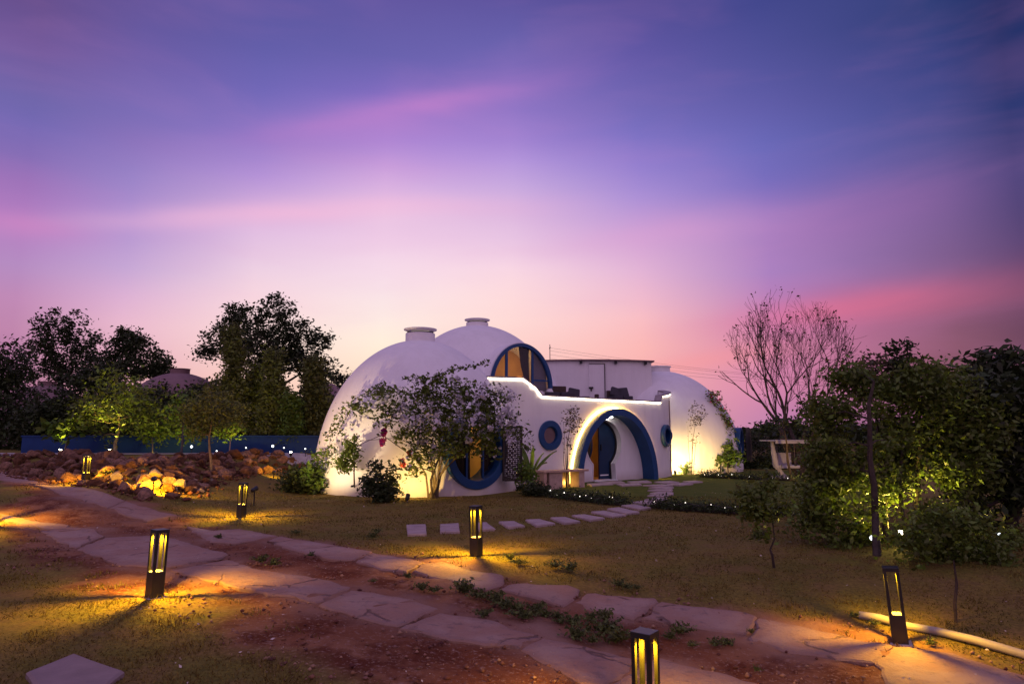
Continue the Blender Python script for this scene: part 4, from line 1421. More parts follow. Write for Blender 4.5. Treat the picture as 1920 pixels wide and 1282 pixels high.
for i, (px, Y, rows, lf, lab) in enumerate((
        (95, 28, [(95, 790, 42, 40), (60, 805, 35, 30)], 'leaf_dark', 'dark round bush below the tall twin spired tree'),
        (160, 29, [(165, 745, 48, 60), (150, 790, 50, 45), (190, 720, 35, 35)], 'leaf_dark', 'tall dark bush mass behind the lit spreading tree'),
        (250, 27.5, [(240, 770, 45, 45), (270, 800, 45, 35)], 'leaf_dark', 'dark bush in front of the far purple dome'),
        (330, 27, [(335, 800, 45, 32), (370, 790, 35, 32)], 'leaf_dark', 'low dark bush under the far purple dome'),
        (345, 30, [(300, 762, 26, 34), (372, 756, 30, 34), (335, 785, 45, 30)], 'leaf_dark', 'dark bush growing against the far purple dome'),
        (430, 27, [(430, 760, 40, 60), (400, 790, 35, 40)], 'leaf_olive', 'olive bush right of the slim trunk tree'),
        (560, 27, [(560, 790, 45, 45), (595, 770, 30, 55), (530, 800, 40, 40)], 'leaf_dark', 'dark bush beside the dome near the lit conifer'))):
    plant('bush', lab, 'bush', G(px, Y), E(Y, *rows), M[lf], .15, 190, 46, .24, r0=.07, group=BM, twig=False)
CN = 'conifers left of the big dome'
for px, Y, top, wd, lf, lab in ((440, 25.5, 622, 34, 'leaf_olive', 'olive green conifer rising before the broad dark tree'), (513, 25, 668, 28, 'leaf_conifer', 'narrow dark conifer in the middle of the three by the dome'), (592, 25.5, 680, 36, 'leaf_olive', 'bushy olive conifer nearest the dome'), (480, 26.5, 690, 26, 'leaf_conifer', 'shorter conifer half hidden between two others'), (545, 24.6, 740, 15, 'leaf_lime', 'slim lit conifer shoot above a spotlight')):
    b_ = 842
    rows = [(px + random.uniform(-4, 4), top + (b_ - top) * t, wd * (.22 + .85 * t), (b_ - top) * .13) for t in (.07, .22, .38, .54, .7, .86)]
    plant('conifer', lab, 'conifer', G(px, Y), E(Y, *rows), M[lf], .13, int(300 * wd / 30), 42, .15, r0=.08, group=CN, twig=False, aspect=.45, shell=.3)
# lit garden trees before the wall
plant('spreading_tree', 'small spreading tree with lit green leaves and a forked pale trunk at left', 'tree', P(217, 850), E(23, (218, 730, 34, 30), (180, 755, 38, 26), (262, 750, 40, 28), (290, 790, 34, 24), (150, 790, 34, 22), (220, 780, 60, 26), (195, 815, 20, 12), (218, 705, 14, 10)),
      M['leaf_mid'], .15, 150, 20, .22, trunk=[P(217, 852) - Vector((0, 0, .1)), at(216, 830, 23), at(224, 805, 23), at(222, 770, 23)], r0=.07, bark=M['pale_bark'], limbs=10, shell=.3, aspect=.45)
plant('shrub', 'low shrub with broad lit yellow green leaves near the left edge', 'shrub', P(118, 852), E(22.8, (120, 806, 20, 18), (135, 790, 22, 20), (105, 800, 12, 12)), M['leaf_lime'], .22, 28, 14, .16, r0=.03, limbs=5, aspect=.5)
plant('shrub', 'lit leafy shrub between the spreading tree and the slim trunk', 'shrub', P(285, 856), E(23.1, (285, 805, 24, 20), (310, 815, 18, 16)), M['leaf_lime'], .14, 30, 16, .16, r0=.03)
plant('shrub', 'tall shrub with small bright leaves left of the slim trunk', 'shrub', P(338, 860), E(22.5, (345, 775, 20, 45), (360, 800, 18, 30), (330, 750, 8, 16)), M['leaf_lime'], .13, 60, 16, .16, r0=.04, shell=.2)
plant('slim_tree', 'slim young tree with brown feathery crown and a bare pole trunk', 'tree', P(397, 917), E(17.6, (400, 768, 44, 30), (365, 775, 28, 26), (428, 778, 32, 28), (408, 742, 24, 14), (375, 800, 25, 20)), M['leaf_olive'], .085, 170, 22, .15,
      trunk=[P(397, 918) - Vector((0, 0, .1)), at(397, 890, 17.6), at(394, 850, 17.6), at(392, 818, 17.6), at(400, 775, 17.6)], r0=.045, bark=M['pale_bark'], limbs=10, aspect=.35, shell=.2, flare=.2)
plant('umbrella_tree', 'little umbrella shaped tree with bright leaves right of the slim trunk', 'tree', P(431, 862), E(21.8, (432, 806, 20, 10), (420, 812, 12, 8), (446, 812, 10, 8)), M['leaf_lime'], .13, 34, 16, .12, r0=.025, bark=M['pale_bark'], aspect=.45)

# plants at the dome's foot
plant('dark_bush', 'low dark bush on the lawn left of the dome foot', 'bush', P(570, 922), E(17.2, (565, 895, 28, 26), (585, 905, 22, 18), (550, 908, 18, 14)), M['leaf_dark'], .09, 80, 46, .13, r0=.03, twig=False)
plant('sapling', 'lit leafy sapling rising at the left edge of the dome', 'sapling', P(598, 924), E(16.9, (598, 860, 8, 30), (586, 880, 14, 18), (592, 905, 12, 10)), M['leaf_lime'], .11, 26, 16, .10, r0=.02, limbs=3)
plant('sapling', 'thin stemmed sapling with two leafy spires before the white dome', 'sapling', P(665, 925), E(16.0, (665, 840, 5, 40), (650, 865, 12, 20), (640, 870, 12, 10), (655, 840, 10, 14)), M['leaf_mid'], .085, 60, 18, .075, r0=.022, limbs=4, trunk=[P(665, 926) - Vector((0, 0, .1)), at(664, 895, 16), at(664, 850, 16), at(665, 812, 16)])
plant('dark_shrub', 'dark leafy shrub standing before the lit base of the dome', 'shrub', P(712, 940), E(15.2, (712, 910, 28, 26), (706, 878, 10, 22), (735, 890, 9, 26), (690, 915, 14, 14), (725, 925, 24, 12)), M['leaf_dark'], .085, 110, 22, .09, r0=.025, limbs=6, shell=.3)
# bougainvillea
bb = P(812, 933)
BG = 15.5
bou = plant('bougainvillea', 'large bougainvillea with white blossoms arching over the big dome', 'bougainvillea', bb,
            E(BG, (850, 752, 62, 42), (800, 770, 52, 40), (900, 752, 48, 36), (935, 765, 34, 34), (760, 760, 42, 30), (870, 795, 70, 28), (930, 800, 30, 24), (965, 800, 18, 30), (990, 830, 10, 22), (780, 810, 45, 24), (815, 722, 40, 16), (725, 780, 22, 22), (880, 815, 62, 26), (840, 838, 34, 24), (905, 840, 34, 20), deep=.55)
            + E(BG + .9, (705, 740, 34, 14), (668, 762, 26, 16), (640, 795, 18, 20), (622, 830, 10, 22), (614, 860, 7, 20), deep=.6) + E(BG - .05, (790, 862, 24, 34), (765, 880, 16, 16), (820, 845, 18, 24), deep=.6),
            M['leaf_climber'], .088, 430, 19, .10, group=None, trunk=[bb - Vector((0, 0, .1)), at(808, 900, BG), at(818, 870, BG), at(835, 830, BG), at(840, 780, BG)], r0=.035, limbs=18, shell=.25, extra=[('pale_bracts', M['white_petal'], .05, .07, .9)], stem_name='main_stem')
mb = MB()
for i in range(9):
    tx = 770 + i * 14; ty = random.uniform(800, 850)
    p0 = bb + Vector((random.uniform(-.14, .14), random.uniform(-.1, .1), -.05)); p2 = at(tx, ty, BG)
    mb.tube([Vector(p0) - bb, Vector(p0).lerp(p2, .4) + Vector((-.06 * (i - 4) * .4, 0, .1)) - bb, p2 - bb], [.028, .02, .011], 6)
mb.build('stems', M['stem_brown'], bou)
def sprig(pts, n, parent, base, leaf, sz, spread=.05, name='leafy_arm'):
    pts = [Vector(p) for p in pts]
    out = []
    for a, b in zip(pts, pts[1:]):
        for j in range(12): out.append(a.lerp(b, j / 12))
    mb = MB(); mb.tube([p - base for p in pts], [.010 - .007 * i / (len(pts) - 1) for i in range(len(pts))], 4)
    br = mb.build('arching_branch', M['bark'], parent)
    C = np.array([tuple(out[rng.integers(len(out))]) for _ in range(n)]) + rng.normal(size=(n, 3)) * spread
    V, F_ = leaf_quads(C, sz)
    fast(name, V - np.array(base), F_, leaf, parent)['kind'] = 'stuff'
sprig([at(808, 722, BG), at(820, 704, BG), at(845, 692, BG), at(880, 688, BG), at(920, 679, BG)], 210, bou, bb, M['leaf_climber'], .085, .035)
sprig([at(790, 735, BG), at(800, 712, BG), at(775, 706, BG), at(755, 712, BG)], 80, bou, bb, M['leaf_olive'], .08, .04)
sprig([at(760, 735, BG + .4), at(720, 722, BG + .8), at(690, 735, BG + 1), at(650, 775, BG + 1.1), at(620, 820, BG + 1.2), at(610, 880, BG + 1.2)], 200, bou, bb, M['leaf_mid'], .08, .06)
bl = []
for e in E(BG, (850, 752, 70, 46), (800, 770, 58, 44), (900, 752, 55, 40), (935, 768, 38, 40), (870, 795, 72, 30), (960, 800, 26, 36), (765, 780, 34, 26), (830, 800, 60, 40), deep=.55):
    for c in in_ell(e, 5, .1):
        c = c + np.array([0, -.12 - abs(c[1] - e[1]) * .6, 0])
        bl.append(c + rng.normal(size=(int(rng.integers(12, 34)), 3)) * rng.uniform(.03, .085))
V, F_ = leaf_quads(np.concatenate(bl), .075, .95); fast('white_blossoms', V - np.array(bb), F_, M['white_petal'], bou)
for nm, m, rows, n in (('magenta_blossoms', M['magenta_petal'], [(718, 822, 6, 14), (720, 810, 5, 8)], 45), ('red_blossoms', M['red_petal'], [(755, 868, 4, 10), (768, 850, 4, 6)], 40), ('lilac_blossoms', M['white_petal'], [(815, 850, 10, 12), (790, 830, 8, 8)], 60)):
    pts = np.concatenate([in_ell(e, n, .1) for e in E(BG + .1, *rows)])
    V, F_ = leaf_quads(pts, .085, .8); fast(nm, V - np.array(bb), F_, m, bou)

# broad leaved plants between dome and porch
def banana(px, py, Y, leaves, label):
    b_ = P(px, py)
    root = thing('banana_plant', label, 'plant', b_)
    mb = MB(); mb.tube([(0, 0, -.05), (0, 0, .45)], [.05, .03], 8); mb.build('stalk', M['leaf_mid'], root)
    for tx, ty, dy, w in leaves:
        tip = at(tx, ty, b_.y + dy) - b_
        s0 = Vector((0, 0, .25)); mid = s0.lerp(tip, .55) + Vector((0, 0, .18))
        side = (tip - s0).cross(Vector((0, 0, 1))).normalized()
        if abs(side.y) > .8: side = (side + Vector((.8, 0, .3))).normalized()
        vs, fs = [], []
        for i in range(9):
            t = i / 8
            c = (1 - t) ** 2 * s0 + 2 * t * (1 - t) * mid + t * t * tip
            ww = w * (math.sin(PI * min(1, .12 + t * .88)) ** .7 if t < 1 else 0)
            vs += [c + side * ww + Vector((0, 0, .03)), c, c - side * ww + Vector((0, 0, .03))]
        for i in range(8):
            for k in range(2): fs.append((i * 3 + k, i * 3 + 3 + k, i * 3 + 4 + k, i * 3 + 1 + k))
        mb = MB(); mb.add(vs, fs); mb.build('leaf', M['leaf_lime'], root, True)
    return root
banana(996, 914, 18, [(1044, 846, .1, .10), (1020, 850, -.1, .10), (966, 853, -.1, .09), (962, 880, -.3, .08), (975, 835, .1, .09), (1000, 838, 0, .09), (1026, 868, -.3, .08)], 'broad leaved banana plant glowing between the dome and the bench')
plant('shrub', 'lit yellow shrub at the right foot of the big dome', 'shrub', P(978, 915), E(17.4, (978, 885, 14, 20), (990, 895, 14, 14)), M['leaf_lime'], .09, 36, 16, .09, r0=.02)
plant('low_shrub', 'low dark shrub along the right foot of the dome', 'shrub', P(985, 921), E(16.6, (990, 917, 20, 7), (1012, 918, 22, 8)), M['leaf_dark'], .07, 50, 30, .08, r0=.02, twig=False)
for px, py, Y, dxs, lab in ((1062, 914, 17.9, 9, 'thin nearly bare sapling growing in front of the bench'), (1296, 889, 25.0, 6, 'thin nearly bare sapling before the lit house corner')):
    b_ = P(px, py)
    s_ = 1.0 if px < 1200 else .9
    root = plant('thin_sapling', lab, 'sapling', b_, E(b_.y, (px + 13, 783 if px < 1200 else 775, 14, 20), (px + 8, 800 if px < 1200 else 790, 10, 16), (px + 5, 835 if px < 1200 else 825, 8, 12)), M['leaf_dry'], .07, 60, 5, .08,
                 trunk=[b_ - Vector((0, 0, .1)), at(px + 1, 870, b_.y), at(px + 2, 830, b_.y), at(px + 9, 790, b_.y)], r0=.018, limbs=9, shell=.2, stem_name='stem')
    mb = MB()
    for k in range(3):
        q1 = at(px + random.uniform(-8, 14), random.uniform(780, 820), b_.y)
        mb.tube([Vector((.03 * k, 0, -.05)), (q1 - b_) * .5 + Vector((-.03 + .03 * k, 0, 0)), q1 - b_], [.010, .008, .003], 4)
    mb.build('thin_stems', M['bark'], root)
plant('shrub', 'lit shrub with wide leaves at the foot of the right dome', 'shrub', P(1352, 892), E(25.9, (1350, 865, 20, 16), (1368, 850, 14, 22), (1338, 875, 12, 10)), M['leaf_lime'], .15, 80, 15, .14, r0=.03)
plant('shrub', 'little green shrub in the glare of the house corner lamp', 'shrub', P(1282, 889), E(25.2, (1284, 878, 9, 8)), M['leaf_lime'], .09, 16, 14, .09, r0=.02)
plant('climbing_bougainvillea', 'bougainvillea with magenta blossoms climbing the right dome', 'bougainvillea', P(1366, 890), E(26.6, (1335, 748, 8, 12), (1348, 775, 12, 14), (1355, 800, 13, 14), (1345, 815, 12, 10), (1362, 840, 12, 24), (1330, 850, 10, 8)), M['leaf_mid'], .11, 170, 16, .13, r0=.03, limbs=8, extra=[('magenta_blossoms', M['magenta_petal'], .10, .09, .8)])
plant('dark_bush', 'dark bush right of the small lattice window', 'bush', G(1420, 29), E(29, (1410, 850, 24, 40), (1440, 870, 30, 28), (1480, 862, 30, 34), (1392, 865, 14, 26)), M['leaf_dark'], .12, 120, 46, .2, r0=.05, twig=False)
plant('dark_bush', 'dark bush with thin top behind the white swing', 'bush', G(1425, 36), E(36, (1425, 838, 22, 16), (1470, 842, 30, 14), (1540, 840, 40, 20)), M['leaf_dry'], .14, 70, 16, .25, r0=.05)

# bare tree
def bare_tree(name, label, base, stems, seed):
    rng = np.random.default_rng(seed)
    base = Vector(base); root = thing(name, label, 'tree', base)
    mb = MB(); tips = []
    ec = at(1476, 690, base.y); k_ = base.y / FPX
    def out_of_crown(p):
        return p.z > base.z + 2.2 and ((p.x - ec.x) / (116 * k_)) ** 2 + ((p.y - ec.y) / (116 * k_)) ** 2 + ((p.z - ec.z) / (134 * k_)) ** 2 > 1 + .25 * noise.noise(p * 1.3)
    def grow(p, d, L, r_, depth):
        if out_of_crown(p): tips.append(p); return
        n = 4; pts = [p]; rs = [r_]
        for i in range(n):
            d = (d + Vector(rng.normal(size=3)) * .10 + Vector((0, 0, .09))).normalized()
            p = p + d * L / n; pts.append(p); rs.append(r_ * (1 - .42 * (i + 1) / n))
        mb.tube([q - base for q in pts], [q * 1.3 + .003 for q in rs], 5 if depth < 3 else 3, False)
        if depth >= 7 or L < .16: tips.append(p); return
        k = 2 if rng.random() < .85 else 3
        for j in range(k):
            a = rng.uniform(.18, .62) if j else rng.uniform(.05, .3)
            ax = d.cross(Vector(rng.normal(size=3))).normalized()
            grow(p, (Matrix.Rotation(a, 3, ax) @ d).normalized(), L * rng.uniform(.70, .88), rs[-1] * (.92 if j == 0 else .74), depth + 1)
        if rng.random() < .7 and depth > 0:
            q = pts[2]; ax = d.cross(Vector(rng.normal(size=3))).normalized()
            grow(q, (Matrix.Rotation(rng.uniform(.4, .8), 3, ax) @ d).normalized(), L * .6, rs[2] * .5, depth + 2)
    for d, L, r_ in stems: grow(base + Vector((0, 0, -.1)), Vector(d).normalized(), L, r_, 0)
    mb.build('branches', M['bark'], root)
    T = np.array([tuple(t) for t in tips]); sel = T[rng.random(len(T)) < .09]
    C = np.repeat(sel, 3, axis=0) + rng.normal(size=(len(sel) * 3, 3)) * .08
    low = T[T[:, 2] < base.z + 3.2]
    V, F_ = leaf_quads(C, .10); fast('sparse_leaves', V - np.array(base), F_, M['leaf_dry'], root)
    return root
bare_tree('bare_tree', 'bare branched tree standing against the pink sky at right', P(1500, 893), [((-.26, 0, 1), 1.62, .10), ((-.05, .1, 1), 1.75, .10), ((.13, -.1, 1), 1.68, .09), ((-.46, .1, .9), 1.4, .075), ((.30, .1, 1), 1.45, .075)], 1)
plant('leafy_sprout', 'dark leafy branches low on the bare tree', 'shrub', P(1486, 897), E(21.5, (1470, 795, 34, 12), (1520, 770, 20, 20), (1440, 800, 14, 6), (1545, 790, 20, 20)), M['leaf_dark'], .14, 40, 14, .17, r0=.05)

# bushes and trees in the right foreground
def lobes(Y, cx, cy, rx, ry, n, lo, hi, dY=.5):
    """an uneven crown: many lobes of differing size scattered through an ellipse"""
    rows = []
    while len(rows) < n:
        u, v = random.uniform(-1, 1), random.uniform(-1, 1)
        q = math.hypot(u, v)
        if q > 1: continue
        s_ = random.uniform(lo, hi) * (1.15 - .45 * q)
        rows.append((cx + u * rx, cy + v * ry, s_ * random.uniform(.8, 1.3), s_ * random.uniform(.6, 1.0), random.uniform(-dY, dY)))
    return E(Y, *rows)
RB = 'leafy garden trees in the right foreground'
t1 = P(1645, 1044)
plant('garden_tree', 'leafy tree with a leaning grey trunk in front of the right bushes', 'tree', t1, lobes(9.5, 1588, 870, 80, 170, 28, 16, 36, .35), M['leaf_mid'], .074, 320, 34, .11,
      trunk=[t1 - Vector((0, 0, .1)), at(1640, 960, 9.1), at(1633, 860, 9.1), at(1628, 760, 9.1), at(1640, 715, 9.1)], r0=.055, bark=M['bark'], group=RB, limbs=14, flare=.3)
plant('garden_tree', 'tree with thin brown topmost twigs behind the leaning trunk', 'tree', P(1660, 1015), E(10.4, (1650, 690, 36, 24), (1610, 705, 34, 22), (1690, 660, 16, 16), (1640, 730, 50, 22), (1700, 700, 22, 22)), M['leaf_dry'], .07, 130, 13, .11, r0=.05, group=RB, limbs=12, shell=.2)
plant('garden_tree', 'rounded green tree in the middle of the right bushes', 'tree', P(1722, 1010), lobes(10.1, 1735, 835, 108, 140, 34, 16, 40), M['leaf_mid'], .077, 360, 36, .12, r0=.06, group=RB, limbs=14)
plant('garden_tree', 'big dark broad leaved tree at the right edge', 'tree', P(1890, 1000), E(10.8, (1880, 710, 60, 44), (1930, 760, 80, 80), (1930, 880, 60, 55), (1818, 700, 16, 12)) + lobes(10.6, 1862, 830, 84, 150, 30, 22, 44), M['leaf_dark'], .15, 460, 22, .14, r0=.10, group=RB, limbs=14, aspect=.38, droop=.4)
plant('low_bush', 'low leafy bush under the dark tree near the right edge', 'bush', P(1800, 1075), lobes(8.6, 1800, 1010, 110, 55, 22, 16, 34), M['leaf_mid'], .065, 220, 34, .11, r0=.025, group=RB, limbs=10)
sh_ = P(1452, 1063)
plant('young_tree', 'small leafy young tree with a forked stem on the brown lawn at right', 'tree', sh_, E(8.0, (1440, 900, 12, 20)) + lobes(8.0, 1434, 955, 48, 55, 12, 10, 22, .2), M['leaf_mid'], .062, 105, 15, .06,
      trunk=[sh_ - Vector((0, 0, .08)), at(1448, 1040, 8.0), at(1444, 1030, 8.0), at(1452, 1010, 8.0), at(1446, 960, 8.0)], r0=.018, group=None, limbs=10)
plant('garden_tree', 'bushy tree filling the gap before the big dark tree at right', 'tree', P(1800, 1000), lobes(10.2, 1805, 850, 60, 130, 20, 18, 36), M['leaf_mid'], .075, 220, 40, .13, r0=.05, group=RB, limbs=10)
plant('garden_tree', 'slender tree whose two leafy sprigs rise above the right bushes', 'tree', P(1700, 1020), E(10.2, (1702, 662, 8, 20), (1678, 655, 9, 9), (1690, 690, 14, 14), (1765, 708, 8, 12), (1770, 730, 14, 12)), M['leaf_dark'], .075, 60, 12, .06, r0=.03, group=RB, limbs=6, shell=.2)
mb = MB(); b_ = P(1792, 1165); mb.tube([(0, 0, -.05), at(1790, 1130, b_.y) - b_, at(1794, 1095, b_.y) - b_, at(1788, 1050, b_.y) - b_], [.016, .014, .012, .006], 6)
st_ = mb.build('dead_sapling', M['bark'], None); st_.location = b_; tag(st_, 'dark bare stem rising from the ground right of the leaning bollard', 'sapling')
# ------------------------------------------------------------------ rocks
def rock_mesh(seed, m):
    bm = bmesh.new(); bmesh.ops.create_icosphere(bm, subdivisions=2, radius=1)
    s = Vector((seed * 3.1, seed * 1.7, seed * .9))
    planes = [(Vector((random.gauss(0, 1), random.gauss(0, 1), random.gauss(0, 1))).normalized(), random.uniform(.42, .8)) for _ in range(9)]
    for v in bm.verts:
        p = v.co.copy()
        for n_, d_ in planes:
            k = p.dot(n_)
            if k > d_: p -= n_ * (k - d_)
        v.co = p * (1 + .14 * noise.noise(p * 1.3 + s))
    me = bpy.data.meshes.new('rock'); bm.to_mesh(me); bm.free(); me.materials.append(m)
    return me
RM = [rock_mesh(k, M['rock']) for k in range(9)]
RMp = [rock_mesh(20 + k, M['rock_pale']) for k in range(2)]
spots_r = []
tries = 0
while len(spots_r) < 295 and tries < 20000:
    tries += 1
    x = random.uniform(-15.5, -6.3); y = random.uniform(12.8, 23)
    d = float(sd_poly(np.array([x]), np.array([y]), BANK)[0])
    if not -.25 < d < 1.75: continue
    s = random.choice((.11, .13, .15, .18, .22, .28)) * (1.0 if d > .2 else .85)
    if x < -12.5: s *= .9
    if math.hypot(x - P(330, 905).x, y - P(330, 905).y) < 2.3: s = min(s, .17)
    if any((x - a) ** 2 + (y - b) ** 2 < ((s + c) * .62) ** 2 for a, b, c in spots_r): continue
    spots_r.append((x, y, s))
lit1, lit2 = P(330, 905), P(536, 880)
for i, (x, y, s) in enumerate(spots_r):
    n1_ = math.hypot(x - lit1.x, y - lit1.y) < 1.3; n2_ = math.hypot(x - lit2.x, y - lit2.y) < 1.3
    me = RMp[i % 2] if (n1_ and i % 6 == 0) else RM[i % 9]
    o = bpy.data.objects.new('rock', me); COL.objects.link(o)
    o.location = (x, y, H(x, y) + s * .28)
    o.scale = (s * random.uniform(.9, 1.35), s * random.uniform(.8, 1.2), s * random.uniform(.6, .95))
    o.rotation_euler = (random.uniform(-.4, .4), random.uniform(-.4, .4), random.uniform(0, 6.28))
    d = float(sd_poly(np.array([x]), np.array([y]), BANK)[0])
    size = 'small' if s < .14 else 'large' if s > .21 else 'middling'
    row = 'at the foot of' if d < .35 else 'on top of' if d > 1.15 else 'midway up'
    pale_ = 'pale' if me in RMp else 'reddish'
    if n1_: tag(o, f'{size} {pale_} rock {row} the heap lit yellow by the spotlight', 'rock', 'rocks lit by the left spotlight')
    elif n2_: tag(o, f'{size} rock {row} the heap lit orange beside the dark bush', 'rock', 'rocks lit near the dark bush')
    elif x < -13.2: tag(o, f'{size} dim rock {row} the bank at the far left edge', 'rock', 'dim rocks of the left bank')
    elif x < -10.2: tag(o, f'{size} dim rock {row} the bank behind the farthest bollard light', 'rock', 'dim rocks of the left bank')
    elif y < 17: tag(o, f'{size} reddish rock {row} the bank left of the slim pole trunk', 'rock', 'reddish rocks of the bank')
    else: tag(o, f'{size} reddish rock {row} the bank between slim trunk and dark bush', 'rock', 'reddish rocks of the bank')
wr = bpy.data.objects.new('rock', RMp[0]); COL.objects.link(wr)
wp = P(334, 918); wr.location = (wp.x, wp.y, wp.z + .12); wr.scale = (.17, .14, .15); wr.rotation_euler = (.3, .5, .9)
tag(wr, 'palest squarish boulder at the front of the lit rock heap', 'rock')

# ------------------------------------------------------------------ blue wall, far domes
mb = MB()
wx0, wx1 = (50 - 960) / FPX * 24.2, (600 - 960) / FPX * 24.2
mb.box(((wx0 + wx1) / 2, 24.3, .98), (wx1 - wx0, .18, .72)); mb.box(((wx0 + wx1) / 2, 24.3, 1.36), (wx1 - wx0 + .06, .24, .05))
tag(mb.build('low_wall', M['blue_wall'], None), 'long low dark blue garden wall behind the rock bank', 'wall')


def far_dome(px, Y, rad, zb, b, label, ring):
    c = G(px, Y)
    root = thing('far_dome_house', label, 'house', c)
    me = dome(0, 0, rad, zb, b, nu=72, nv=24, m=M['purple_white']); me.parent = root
    mb = MB(); mb.lathe([(.45, b + zb - .15), (.45, b + zb + .18), (.5, b + zb + .2), (0, b + zb + .22)], (0, 0, 0), 24); mb.build('vent_collar', M['purple_white'], root)
    mb = MB(); vs = []
    for k in range(24):
        a = PI * k / 23
        vs.append(Vector((ring + .95 * math.cos(a), -rad * .86, .35 + 1.5 * math.sin(a))))
    mb.tube(vs, .09, 6); mb.build('window_arch', M['trim_white'], root)
    mb = MB(); mb.add([v + Vector((0, .05, 0)) for v in vs], [tuple(range(24))]); mb.build('window_pane', M['curtain'], root)
far_dome(336, 34, 2.9, .3, 3.35, 'dim purple dome house half hidden behind trees at left', -.6)
far_dome(88, 38, 2.8, .2, 3.1, 'dim dome house mostly hidden by the tall trees at far left', .6)
# small pale hut roof showing right of the conifers
hb = G(622, 32); root = thing('small_hut', 'small pale hut half hidden at the left edge of the dome', 'hut', hb)
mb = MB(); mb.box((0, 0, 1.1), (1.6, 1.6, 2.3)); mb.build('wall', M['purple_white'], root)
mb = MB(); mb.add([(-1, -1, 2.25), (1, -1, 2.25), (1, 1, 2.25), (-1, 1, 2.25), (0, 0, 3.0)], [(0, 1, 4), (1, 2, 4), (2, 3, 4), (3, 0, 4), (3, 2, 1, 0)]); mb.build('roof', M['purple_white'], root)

# ------------------------------------------------------------------ bench, deck seats, swing
b_ = P(1052, 914); br = math.atan2(.60, .80)
bench = thing('stone_bench', 'sandstone bench against the wall between the round window and the porch arch', 'bench', b_, br)
mb = MB(); mb.box((.02, 0, .455), (1.62, .46, .055)); mb.build('seat_slab', M['bench_slab'], bench, bevel=.008)
mb = MB(); mb.box((-.33, 0, .18), (.46, .36, .49)); mb.build('support_block', M['bench'], bench, bevel=.008)
mb = MB(); mb.box((.60, 0, .18), (.20, .38, .49)); mb.build('support_block', M['bench'], bench, bevel=.008)
mb = MB(); mb.box((.30, .19, .18), (.30, .05, .49)); mb.build('back_panel', M['bench'], bench)
mb = MB(); mb.box((-.715, 0, .18), (.10, .40, .49)); mb.box((-.66, -.1, .36), (.04, .1, .1)); mb.build('end_panel', M['bench_slab'], bench, bevel=.006)
point(bench.matrix_basis @ Vector((.27, .12, .12)), 2.2, (1, .6, .1), .03)


def sofa(px0, px1, py, Y, label, back_w, extra):
    p0 = at(px0, py, Y); p1 = at(px1, py, Y + (px1 - px0) * .006)
    L = (p1 - p0).length; rz = math.atan2(p1.y - p0.y, p1.x - p0.x)
    root = thing('outdoor_sofa', label, 'sofa', (p0.x, p0.y, deck_z), rz)
    hgt = p0.z - deck_z
    mb = MB(); mb.box((L / 2, 0, hgt * .28), (L, .75, hgt * .56)); mb.build('base', M['sofa'], root, bevel=.02)
    mb = MB(); mb.box((L * back_w / 2, .3, hgt * .72), (L * back_w, .16, hgt * .56)); mb.build('backrest', M['sofa'], root, bevel=.03)
    for k in range(2):
        mb = MB(); mb.box((L * (.25 + .5 * k), -.05, hgt * .64), (L * .46, .58, .14)); mb.build('seat_cushion', M['cushion'], root, bevel=.04)
    for (u, a) in extra:
        mb = MB(); mb.box((L * u, .08, hgt * .9), (.42, .14, .36), m=Matrix.Rotation(-.35, 3, 'X') @ Matrix.Rotation(a, 3, 'Y')); mb.build('loose_cushion', M['cushion'], root, bevel=.05)
sofa(1016, 1072, 722, 23.2, 'dark wicker sofa on the roof deck below the arched window', .9, [])
sofa(1068, 1100, 733, 24.4, 'low dark lounge seat in the middle of the roof deck', .5, [(.3, .2)])
sofa(1144, 1180, 731, 25.0, 'dark wicker sofa with cushions at the right of the roof deck', .95, [(.35, .3), (.7, -.1)])
sofa(1122, 1142, 738, 24.7, 'small dark stool seat left of the cushioned roof deck sofa', .3, [])

b_ = P(1456, 895)
sw_ = thing('garden_swing', 'white canopied garden swing seat at the edge of the lawn', 'swing', b_, R(12))
mb = MB(); k = b_.y / FPX
mb.box((.38, 0, 1.22), (1.3, .95, .04)); mb.box((.38, -.46, 1.17), (1.3, .03, .08)); mb.build('canopy', M['canvas'], sw_)
for x_, f in ((-.10, 1),):
    mb = MB(); mb.tube([(x_, 0, 1.2), (x_ + .04 * f, 0, .8), (x_ + .10 * f, 0, .4), (x_ + .32 * f, 0, .10), (x_ + .45 * f, 0, .04)], [.05, .08, .09, .075, .05], 8); mb.build('curved_post', M['canvas'], sw_, True)
    mb = MB(); mb.box((x_ + .12 * f, 0, .03), (.4, .7, .06)); mb.build('foot', M['canvas'], sw_)
mb = MB(); mb.box((.40, 0, .36), (.7, .5, .10)); mb.build('seat', M['canvas'], sw_, bevel=.03)
mb = MB(); mb.box((.40, .27, .60), (.7, .08, .42)); mb.build('backrest', M['canvas'], sw_, bevel=.03)
mb = MB()
for x_ in (.08, .72): mb.tube([(x_, 0, 1.2), (x_, 0, .4)], .012, 5)
mb.build('hanger', M['wire'], sw_)['kind'] = 'stuff'

